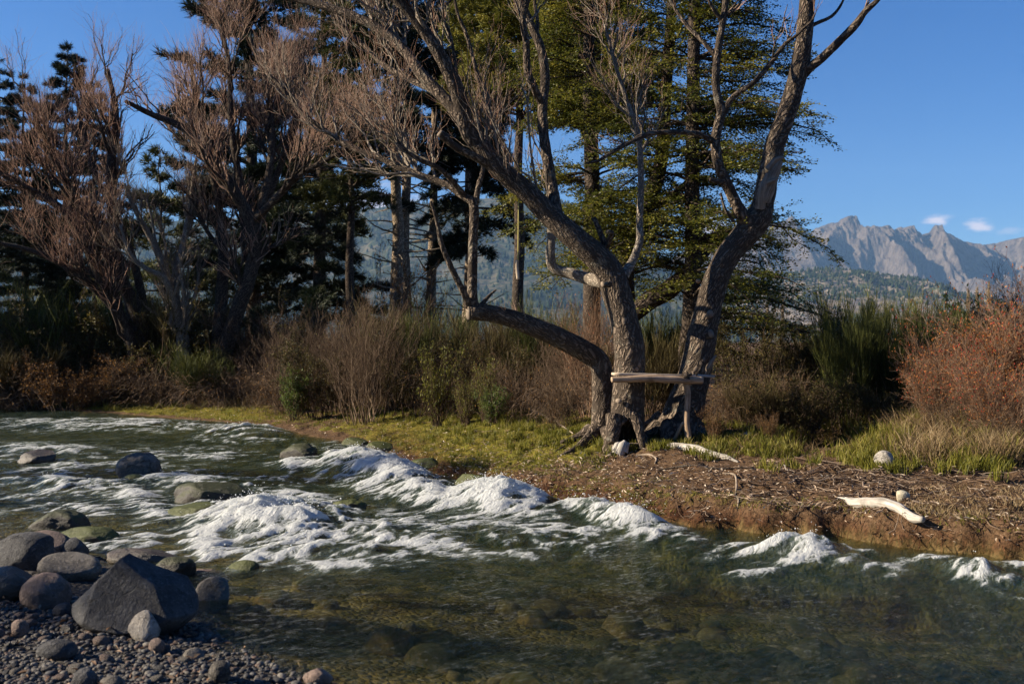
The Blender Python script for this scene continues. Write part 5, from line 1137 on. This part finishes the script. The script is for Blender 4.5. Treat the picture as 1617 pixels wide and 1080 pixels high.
R_PALE = m_rock('pale_stone', (.42, .385, .33), (.24, .215, .185), scale=1.8)
R_PINK = m_rock('pinkish_stone', (.21, .15, .12), (.10, .074, .062), scale=1.6)
R_BROWN = m_rock('brown_wet_stone', (.075, .055, .035), (.028, .021, .014), wet=.8, scale=1.6)
R_MOSS = m_rock('mossy_wet_stone', (.045, .036, .023), (.016, .013, .009), (.050, .052, .009), .25, .5, 1.6)
R_MOSSY = m_rock('mossy_green_stone', (.07, .06, .035), (.025, .02, .013), (.075, .085, .011), .05, .4, 1.6)
R_CREAM = m_rock('cream_stone', (.52, .46, .33), (.32, .27, .19), scale=2)
def rock(label, px, py, w, h, mat, seed, group, cuts=4, depth=.8, rot=0.0, sink=.35, rough=.16, z=None, verts=None, name='boulder', tilt=0.0):
    """stone whose visible foot is at (px, py); w, h its size in photo pixels"""
    p = onground(px, py, 0) if z is None else G(px, py, z)
    k = p[1]/FPX; W = w*k*.5; Hh = h*k
    V = rock_verts(ICO4[0], seed, cuts, rough) if verts is None else verts
    V = V/np.array([np.abs(V[:, 0]).max(), np.abs(V[:, 1]).max(), 1])
    V[:, 2] = (V[:, 2]-V[:, 2].min())/(V[:, 2].max()-V[:, 2].min())
    c, s = math.cos(tilt), math.sin(tilt)
    base = p[2]; tot = Hh*(1+sink)/(1-.0)
    V = V*np.array([W, W*depth, tot])
    V[:, 0], V[:, 2] = V[:, 0]*c+(V[:, 2]-tot/2)*s, -V[:, 0]*s+(V[:, 2]-tot/2)*c+tot/2
    cr, sr_ = math.cos(rot), math.sin(rot)
    org = np.array([p[0]+0, p[1]+W*depth*.8, base-Hh*sink])
    me = make_mesh(name, V, np.zeros((0, 4), int), ICO4[1] if len(V) == len(ICO4[0]) else ICO5[1], None, None, mat)
    o = link(name, me, None, org); tag(o, label, 'rock', group); return o
GW, GB = 'boulders standing in the river', 'boulders on the gravel beach'
for a in [
    ('smooth round topped grey boulder standing clear of the rapids', 210, 757, 76, 41, R_GREY, 1, GW, 2, .9), ('low dark brown rock awash at the left edge of the rapids', 53, 734, 70, 22, R_BROWN, 2, GW, 3, .7),
    ('long dark mossy rock in the middle of the rapids', 328, 797, 132, 33, R_MOSS, 3, GW, 5, .6), ('mossy rock with water pouring over it below the long dark rock', 292, 824, 120, 26, R_MOSSY, 4, GW, 4, .6),
    ('mossy rounded rock near the far bank at the head of the white water', 470, 728, 66, 27, R_MOSS, 5, GW, 2, .8), ('flat olive brown rock in the shallows at the left', 80, 838, 104, 30, R_MOSS, 6, GW, 3, .6),
    ('flat mossy rock awash just right of the flat olive brown one', 122, 863, 116, 27, R_MOSSY, 7, GW, 3, .6), ('small mossy stone at the foot of the round topped boulder', 206, 764, 46, 14, R_MOSSY, 8, GW, 2, .8),
    ('green mossy stone showing through the white water right of the big white hump', 505, 838, 46, 22, R_MOSSY, 9, GW, 3, .8), ('dark green stone between two white chutes', 548, 806, 60, 16, R_MOSSY, 10, GW, 3, .7),
    ('small yellow mossy stone at the calm edge of the rapids', 382, 905, 52, 18, R_MOSSY, 11, GW, 3, .8), ('brown mossy stone behind the big blue grey boulder', 272, 912, 66, 30, R_MOSS, 12, GW, 4, .8),
    ('thin dark slab behind the peak of the big blue grey boulder', 215, 890, 120, 20, R_BROWN, 13, GW, 4, .6),
    ('mossy rock ledge at the far bank beside the white chute', 600, 714, 49, 16, R_MOSSY, 14, 'mossy rocks along the foot of the far bank', 4, .7), ('brown mossy rock at the foot of the far bank', 752, 772, 72, 22, R_MOSSY, 15, 'mossy rocks along the foot of the far bank', 5, .6),
    ('mossy rock right of the brown one at the foot of the far bank', 836, 790, 52, 17, R_MOSSY, 16, 'mossy rocks along the foot of the far bank', 5, .6), ('long bright mossy rock on the bank above the white chute', 676, 742, 70, 18, R_MOSSY, 17, 'mossy rocks along the foot of the far bank', 4, .6),
    ('small mossy lump at the water edge above the ledge', 560, 706, 50, 14, R_MOSSY, 18, 'mossy rocks along the foot of the far bank', 3, .7)]:
    rock(*a[:8], cuts=a[8]+2, depth=a[9], sink=.7, z=0.0, rough=.26)
# the big angular one: a lopsided pyramid with a long right slope
V = ICO5[0].copy(); V = V*(1+.10*fbm(V*1.0+9, 2, .5, 77)[:, None])
for nx, ny, nz, c, k in ((-.76, .12, .64, .52, .97), (.52, -.30, .76, .55, .97), (.02, -.93, .30, .50, .95), (.75, -.5, .30, .70, .9), (-.8, -.5, .2, .72, .9), (.1, .75, .6, .5, .9), (.25, -.7, .62, .60, .9)):
    n_ = nrm(np.array([nx, ny, nz])); V = V-n_*(np.maximum(V@n_-c, 0)*k)[:, None]
zt = (V[:, 2]-V[:, 2].min())/(V[:, 2].max()-V[:, 2].min()); V[:, 0] = V[:, 0]*(1.05-.48*zt**1.25)-.10*zt; V[:, 1] = V[:, 1]*(1-.35*zt)
V = V*(1+.020*fbm(V*4.5, 4, .55, 78)[:, None]+.008*fbm(V*17, 2, .6, 79)[:, None])
rock('largest boulder, angular and blue grey, its dark face towards the camera', 196, 1008, 214, 122, R_BLUE, 0, GB, depth=.66, sink=.12, verts=V)
for a in [
    ('smooth oval pinkish boulder left of the largest boulder', 60, 964, 80, 54, R_PINK, 21, GB, 1, .85), ('pale angular stone lying against the front of the largest boulder', 222, 1014, 52, 46, R_PALE, 22, GB, 6, .8),
    ('rounded olive grey boulder at the water edge right of the largest boulder', 332, 968, 66, 54, R_GREY, 23, GB, 2, .85), ('small cream stone beside the rounded olive grey boulder', 298, 953, 26, 24, R_CREAM, 24, GB, 3, .9),
    ('flat brown stone behind the rounded olive grey boulder', 318, 926, 70, 24, R_PINK, 25, GB, 2, .7), ('dark blue grey boulder at the left edge of the beach', 30, 900, 116, 54, R_BLUE, 26, GB, 4, .7),
    ('dark rounded boulder behind the light grey slab', 110, 884, 56, 32, R_BLUE, 27, GB, 2, .8), ('light grey slab between the dark boulders and the largest one', 92, 918, 112, 38, R_GREY, 28, GB, 4, .7),
    ('brown boulder behind the dark blue grey one', 62, 880, 80, 38, R_PINK, 29, GB, 2, .7), ('dark rough boulder low at the left edge', 0, 950, 86, 50, R_BROWN, 30, GB, 5, .8),
    ('pink wet stone at the bottom water edge', 500, 1082, 50, 24, R_PINK, 31, GB, 2, .8), ('grey oval stone in the gravel at the water edge', 344, 1078, 38, 32, R_GREY, 32, GB, 1, .85),
    ('flat greenish stone in the shallows right of the gravel', 302, 1046, 34, 20, R_GREY, 33, GB, 1, .8), ('round brown stone right of the pale angular stone', 244, 1034, 26, 24, R_PINK, 34, GB, 1, .9),
    ('long blue grey cobble lying in the gravel', 82, 1044, 66, 30, R_BLUE, 35, GB, 2, .7), ('tilted pinkish cobble at the left of the gravel', 26, 1006, 30, 26, R_PINK, 36, GB, 1, .8),
    ('round olive cobble on top of the gravel below the pinkish boulder', 148, 978, 28, 20, R_GREY, 37, GB, 1, .9), ('dark cobble just below the pinkish boulder', 96, 976, 36, 22, R_BLUE, 38, GB, 1, .8),
    ('dark half buried cobble at the bottom of the photo', 128, 1088, 42, 30, R_BLUE, 39, GB, 2, .8), ('pale cobble at the bottom of the photo under the gravel', 172, 1094, 40, 24, R_GREY, 40, GB, 1, .8)]:
    rock(*a[:8], cuts=a[8], depth=a[9], sink=.3, rough=.12)
rock('pale squarish stone on the far bank beside the path', 1400, 738, 32, 26, R_PALE, 51, 'pale stones on the far bank', 6, sink=.2); rock('smooth cream stone above the forked bleached log', 1427, 792, 26, 17, R_CREAM, 52, 'pale stones on the far bank', 1, sink=.2, rough=.08)
# pebbles: the larger ones one by one, the rest as gravel
def scatter_beach(n_, ymax=10.0):
    out = []
    while len(out) < n_:
        x = rng.uniform(-7, 1.2, 4000); y = rng.uniform(4.2, ymax, 4000)
        z, f, d = ground(x, y, True); u_, v_ = topx(x, y, z)
        ok = (d > -.22+.1*rng.random(4000)) & (u_ > -60) & (u_ < 620) & (v_ > 940) & (v_ < 1110)
        out += list(zip(x[ok], y[ok], z[ok]))
    return np.array(out[:n_])
pm = []
PEB = [R_GREY, R_BLUE, R_PINK, R_GREY, R_PALE, R_BROWN]
for i in range(12):
    V = rock_verts(ICO2[0], 200+i, 1, .22, .01); V = V*np.array([1, rng.uniform(.65, .95), rng.uniform(.45, .75)])
    pm.append(make_mesh('pebble', V, np.zeros((0, 4), int), ICO2[1], None, None, PEB[i % 6]))
pos = scatter_beach(300); siz = np.clip(rng.lognormal(-3.72, .34, 300), .016, .055)
taken = [(o.location.x, o.location.y, max(o.dimensions.x, o.dimensions.y)*.4) for o in COL.objects if o.name.startswith('boulder') and o.location.y < 9]
for p, s_ in zip(pos, siz):
    if any((p[0]-a)**2+(p[1]-b)**2 < r*r for a, b, r in taken): continue
    o = link('pebble', pm[rng.integers(12)], None, (p[0], p[1], p[2]+s_*.22)); o.scale = (s_,)*3; o.rotation_euler = (rng.normal(0, .25), rng.normal(0, .25), rng.uniform(0, 6.3))
    tag(o, 'rounded river pebble lying loose on the gravel beach by the water', 'pebble', 'pebbles on the gravel beach')
gp = scatter_beach(6500); g = Geo(); V0, T0 = ico(2)
cols = []
sz = np.clip(rng.lognormal(-4.5, .38, len(gp)), .004, .022)
for i, (p, s_) in enumerate(zip(gp, sz)):
    a = rng.uniform(0, 6.3); V = V0*np.array([1, rng.uniform(.6, .95), rng.uniform(.4, .75)])*s_*(1+.12*rng.normal(size=(1, 3)))
    V = np.stack([V[:, 0]*math.cos(a)-V[:, 1]*math.sin(a), V[:, 0]*math.sin(a)+V[:, 1]*math.cos(a), V[:, 2]], -1)
    g.add(V+p+[0, 0, s_*.2], None, T0, None, rng.random())
m, n = material('gravel'); tt = n.attr('tint')
c = n.ramp(tt, [(0, (.04, .04, .042)), (.25, (.10, .092, .085)), (.45, (.065, .055, .046)), (.6, (.15, .135, .115)), (.75, (.12, .076, .058)), (.88, (.08, .08, .082)), (1, (.27, .245, .21))], 'CONSTANT')
c = n.mix(n.math('MULTIPLY', n.noise(n.obj(), 90, 3), .5), c, (.05, .045, .04))
n.out(n.add('ShaderNodeBsdfPrincipled', {'Base Color': c, 'Roughness': .7, 'Specular IOR Level': .3}).outputs[0])
tag(g.build('gravel', m), 'fine mixed gravel covering the near beach', 'gravel', kind='stuff')
# stones on the river bed seen through the clear shallows
bm_ = []
R_BED = m_rock('river_bed_stone', (.21, .14, .042), (.06, .042, .014), (.10, .090, .016), .55, .2, 1.2); R_BED2 = m_rock('pale_river_bed_stone', (.26, .20, .09), (.10, .075, .03), None, .5, .2, 1.2)
for i in range(6):
    V = rock_verts(ICO2[0], 300+i, 5, .34, .05); V = V*np.array([1, rng.uniform(.6, .95), rng.uniform(.4, .6)])
    bm_.append(make_mesh('submerged_stone', V, np.zeros((0, 4), int), ICO2[1], None, None, R_BED if i % 3 else R_BED2))
cnt = 0
while cnt < 95:
    u_, v_ = rng.uniform(290, 1500), rng.uniform(915, 1085); p = G(u_, v_, -.15); z, f, d = ground(p[:1], p[1:2], True); z = float(z[0])
    if d[0] > -.05 or f[0] > -.4: continue
    s_ = float(np.clip(rng.lognormal(-2.15, .45), .05, .26)); s_ = min(s_, abs(z)*1.3+.03)
    o = link('submerged_stone', bm_[rng.integers(6)], None, (p[0], p[1], z-s_*.04)); o.scale = (s_,)*3; o.rotation_euler = (rng.normal(0, .15), rng.normal(0, .15), rng.uniform(0, 6.3))
    tag(o, 'brown algae covered stone on the river bed under clear water', 'stone', 'stones under the clear shallow water'); cnt += 1

# ---------------------------------------------------------------- ground cover
def on_px(n_, fx, fy, cond=None):
    """random land points with photo pixel position drawn from fx, fy"""
    u_, v_ = fx(n_), fy(n_); P0 = np.stack([G_v(u_, v_, .35)[k] for k in range(2)], -1)
    for _ in range(6):
        z = ground(P0[:, 0], P0[:, 1]); zz = np.clip(z, 0, 1.2); Yv = (CAMZ-zz)*FPX/np.maximum(v_-CY, 20); P0 = .5*P0+.5*np.stack([(u_-CX)/FPX*Yv, Yv], -1)
    z, f, d = ground(P0[:, 0], P0[:, 1], True)
    ok = (f > .02)
    if cond is not None: ok &= cond(u_, v_, f)
    return np.stack([P0[:, 0], P0[:, 1], z], -1)[ok]
def G_v(u_, v_, z):
    Yv = (CAMZ-z)*FPX/np.maximum(v_-CY, 20); return (u_-CX)/FPX*Yv, Yv
U_ = lambda a, b: (lambda n_: rng.uniform(a, b, n_)); N_ = lambda a, s: (lambda n_: rng.normal(a, s, n_))
GRASS = m_leaf('grass_blades', [(.05, .055, .008), (.12, .125, .015), (.21, .195, .026), (.34, .28, .08)], .35, .55, .25, .15)
DRY = m_leaf('dry_grass', [(.09, .055, .026), (.19, .125, .06), (.31, .225, .12), (.42, .33, .20)], .2, .7, .2, .2)
gg, gd = Geo(), Geo()
def tufts(g, pts, per, ln, sp, wd, t0, lean=.45):
    i = np.repeat(np.arange(len(pts)), per); n_ = len(i); b = pts[i]+np.stack([rng.normal(0, sp, n_), rng.normal(0, sp, n_), np.full(n_, -.01)], -1)
    a = rng.uniform(-PI, PI, n_); L = ln*rng.uniform(.4, 1.2, n_)*rng.uniform(.6, 1.2, len(pts))[i]; k = lean*rng.uniform(.1, 1.3, n_)
    d = np.stack([np.cos(a)*k, np.sin(a)*k, np.ones(n_)], -1)*L[:, None]
    g.add(*blades(b, b+d*[1, 1, .85], wd, np.clip(rng.normal(t0, .2, n_)+rng.normal(0, .12, len(pts))[i], 0, 1), bend=np.stack([0*L, 0*L, L*.13], -1)))
for cx, cy, sx, sy, n_, ln in ((835, 672, 55, 16, 90, .13), (770, 690, 70, 12, 70, .10), (900, 690, 40, 14, 45, .14), (720, 665, 60, 10, 50, .10), (1060, 700, 30, 10, 40, .14), (1125, 690, 30, 16, 45, .15), (1225, 705, 30, 16, 50, .17), (1245, 690, 24, 12, 26, .17),
                          (1195, 690, 30, 10, 26, .15), (1350, 722, 22, 14, 30, .2), (1385, 700, 26, 16, 36, .2), (1430, 690, 50, 18, 60, .22), (1420, 738, 20, 8, 26, .16), (1550, 735, 26, 10, 40, .18), (1340, 655, 40, 14, 40, .24), (1480, 680, 60, 20, 60, .3),
                          (960, 700, 30, 12, 30, .14), (680, 648, 120, 7, 60, .11), (600, 655, 60, 8, 30, .09), (500, 652, 60, 6, 26, .1), (1150, 700, 26, 14, 30, .14), (200, 640, 160, 4, 60, .16), (60, 636, 100, 3, 40, .18), (1600, 690, 40, 20, 50, .3), (800, 655, 80, 10, 50, .12)):
    p = on_px(n_, N_(cx, sx), N_(cy, sy))
    if len(p): tufts(gg, p, 46, ln, .035, .008, .5 if ln < .2 else .6)
p = on_px(2600, U_(560, 960), U_(640, 745), lambda a, b, f: (f > .35) & (rng.random(len(a)) < .55)); tufts(gg, p, 14, .045, .04, .007, .5, .8)
p = on_px(1500, U_(-50, 600), U_(622, 672), lambda a, b, f: (f > .15)); tufts(gg, p, 12, .07, .05, .009, .55, .8)
p = on_px(900, U_(-60, 960), U_(612, 645), lambda a, b, f: (f > 1.2)); tufts(gd, p, 26, .3, .1, .007, .35, .9)
p = on_px(300, U_(1120, 1660), U_(640, 720), lambda a, b, f: (f > 1.8)); tufts(gd, p, 20, .16, .1, .006, .2, 1.1)
p = on_px(160, U_(1120, 1420), U_(640, 722), lambda a, b, f: (f > 1.4)); tufts(gg, p, 24, .12, .07, .008, .3, .9)
p = on_px(260, U_(1420, 1680), U_(640, 735), lambda a, b, f: (f > 1.2)); tufts(gd, p, 34, .34, .10, .006, .45, .7)
p = on_px(90, U_(1420, 1680), U_(640, 735), lambda a, b, f: (f > 1.2)); tufts(gg, p, 22, .20, .09, .008, .6, .7)
p = on_px(200, U_(1440, 1660), U_(770, 850), lambda a, b, f: (f > .3)); tufts(gd, p, 20, .07, .05, .005, .5, .8)
p = on_px(1500, U_(540, 1060), U_(690, 810), lambda a, b, f: (f > .02) & (f < .8)); tufts(gg, p, 12, .035, .035, .007, .55, .9)
p = on_px(700, U_(1000, 1660), U_(760, 870), lambda a, b, f: (f > .1) & (f < .5) & (rng.random(len(a)) < .5)); tufts(gg, p, 10, .05, .04, .006, .45, .9)
tag(gg.build('grass', GRASS), 'tufts of green grass and low turf on the far bank', 'grass', kind='stuff')
tag(gd.build('dry_grass', DRY), 'dry straw coloured grass at the foot of the shrubs', 'grass', kind='stuff')
# roots and fibres hanging over the cut face
FIB = m_leaf('hanging_fibres', [(.04, .016, .008), (.10, .042, .02), (.20, .10, .05), (.34, .24, .15)], .05, .9, .1, .2)
x = rng.uniform(-3.2, 6.5, 26000); y = rng.uniform(5.8, 14.5, 26000); z, f, _ = ground(x, y, True); ok = (f > -.02) & (f < .34) & (z > .05); b = np.stack([x, y, z], -1)[ok]
nx_ = len(b); dn = np.array([-ACR[0], -ACR[1], 0])
tip = b+dn*rng.uniform(.02, .10, (nx_, 1))+np.stack([rng.normal(0, .035, nx_), rng.normal(0, .035, nx_), -rng.uniform(.02, .17, nx_)], -1)
g = Geo().add(*blades(b+[0, 0, .005], tip, .005, np.clip(rng.normal(.35, .22, nx_)+.5*(b[:, 2]-.2), 0, 1), bend=dn*.03+[0, 0, .02]))
tag(g.build('root_fibres', FIB), 'reddish root fibres hanging from the cut bank', 'roots', kind='stuff')
# fallen willow leaves and small dead twigs
LIT = m_leaf('fallen_leaf', [(.14, .075, .04), (.28, .18, .11), (.46, .36, .26), (.62, .54, .44)], .15, .7, .25, .1)
p = np.concatenate([on_px(4300, U_(640, 1660), U_(690, 872), lambda a, b, f: (f > .03)), on_px(1300, U_(560, 1000), U_(650, 760)), on_px(700, U_(300, 640), U_(640, 690)), on_px(1500, N_(1000, 160), N_(745, 28))])
n_ = len(p); a = rng.uniform(-PI, PI, n_); d = np.stack([np.cos(a), np.sin(a), rng.normal(.1, .3, n_)], -1)
g = Geo().add(*leaves(p+[0, 0, .008], d, nrm(np.array([0, 0, 1.])+rng.normal(0, .55, (n_, 3))), rng.uniform(.03, .085, n_), rng.uniform(.009, .02, n_), np.clip(rng.normal(.5, .25, n_), 0, 1), .5))
p = scatter_beach(160); n_ = len(p); a = rng.uniform(-PI, PI, n_); d = np.stack([np.cos(a), np.sin(a), rng.normal(.2, .3, n_)], -1)
g.add(*leaves(p+[0, 0, .03], d, nrm(np.array([0, 0, 1.])+rng.normal(0, .5, (n_, 3))), rng.uniform(.03, .06, n_), rng.uniform(.012, .025, n_), rng.uniform(0, .6, n_), .4))
tag(g.build('fallen_leaves', LIT), 'pale curled fallen leaves strewn over the bank and gravel', 'leaves', kind='stuff')
p = np.concatenate([on_px(620, N_(1370, 95), N_(756, 16)), on_px(330, U_(1180, 1660), U_(735, 830)), on_px(170, U_(1000, 1250), U_(690, 830)), on_px(160, U_(560, 960), U_(640, 690)), on_px(110, N_(505, 30), N_(636, 5)), on_px(90, N_(610, 40), N_(636, 5)), on_px(60, U_(80, 420), U_(630, 645))])
n_ = len(p); a = rng.normal(.3, 1.0, n_); L = rng.lognormal(-1.85, .5, n_); s = np.linspace(-.5, .5, 5)
d = np.stack([np.cos(a), np.sin(a), rng.normal(0, .06, n_)], -1)
path = p[:, None]+d[:, None]*(L[:, None]*s)[..., None]+rng.normal(0, .012, (n_, 5, 3))*L[:, None, None]*3
zz = ground(path[..., 0], path[..., 1]); path[..., 2] = np.maximum(zz+.008, path[..., 2])+.012*rng.random((n_, 1))
g = Geo(); add_tubes(g, path, np.clip(.0025+.008*L, .0022, .009)[:, None]*rng.uniform(.6, 1.2, (n_, 1))*np.array([1, .95, .9, .8, .5])[None], 5, rng.random(n_))
tag(g.build('dead_twigs', m_leaf('dead_twig', [(.05, .03, .018), (.12, .075, .048), (.20, .14, .095), (.36, .28, .21)], 0, .85, .15, .2)), 'small dead twigs washed up in heaps along the bank', 'twigs', kind='stuff')

# ---------------------------------------------------------------- trees standing outside the picture on the same banks: they shade the beach and the left bank; pines behind the camera are added to block sky light
def outside(src, label, x, y, s, rot):
    c = copy_tree(src); c.location = (x, y, gz(x, y)-.05); c.scale = (s,)*3; c.rotation_euler = (0, 0, rot); c['label'] = label; c['group'] = 'trees outside the picture'
for src, lb, x, y, s, r_ in ((BEECH_A, 'beech on the near bank upstream, shading the gravel beach', -10.0, 5.5, .54, 2.0), (BEECH_B, 'beech on the near bank upstream beyond the one shading the beach', -13, 12.0, .62, 1.0),
                            (p3_, 'dark pine on the near bank far upstream', -27, 25.6, 1.0, 1.0), (p4, 'big pine on the near bank far upstream', -30, 26.4, .85, 2.0),
                            (p3_, 'dark pine added behind the photographer on the left to block sky light', -9, -8, 1.0, .3), (p3_, 'dark pine added straight behind the photographer to block sky light', -2, -10, 1.1, 1.3), (p4, 'big pine added behind the photographer on the right to block sky light', 6, -9, .9, 2.3), (p4, 'big pine added behind the photographer on the left to block sky light', -7, -14, .9, 1.3), (p4, 'big pine added a step behind the others to block sky light', 0, -17, 1.0, .3), (p3_, 'dark pine added far right behind the photographer to block sky light', 13, -9, 1.1, 3.3)):
    outside(src, lb, x, y, s, r_)
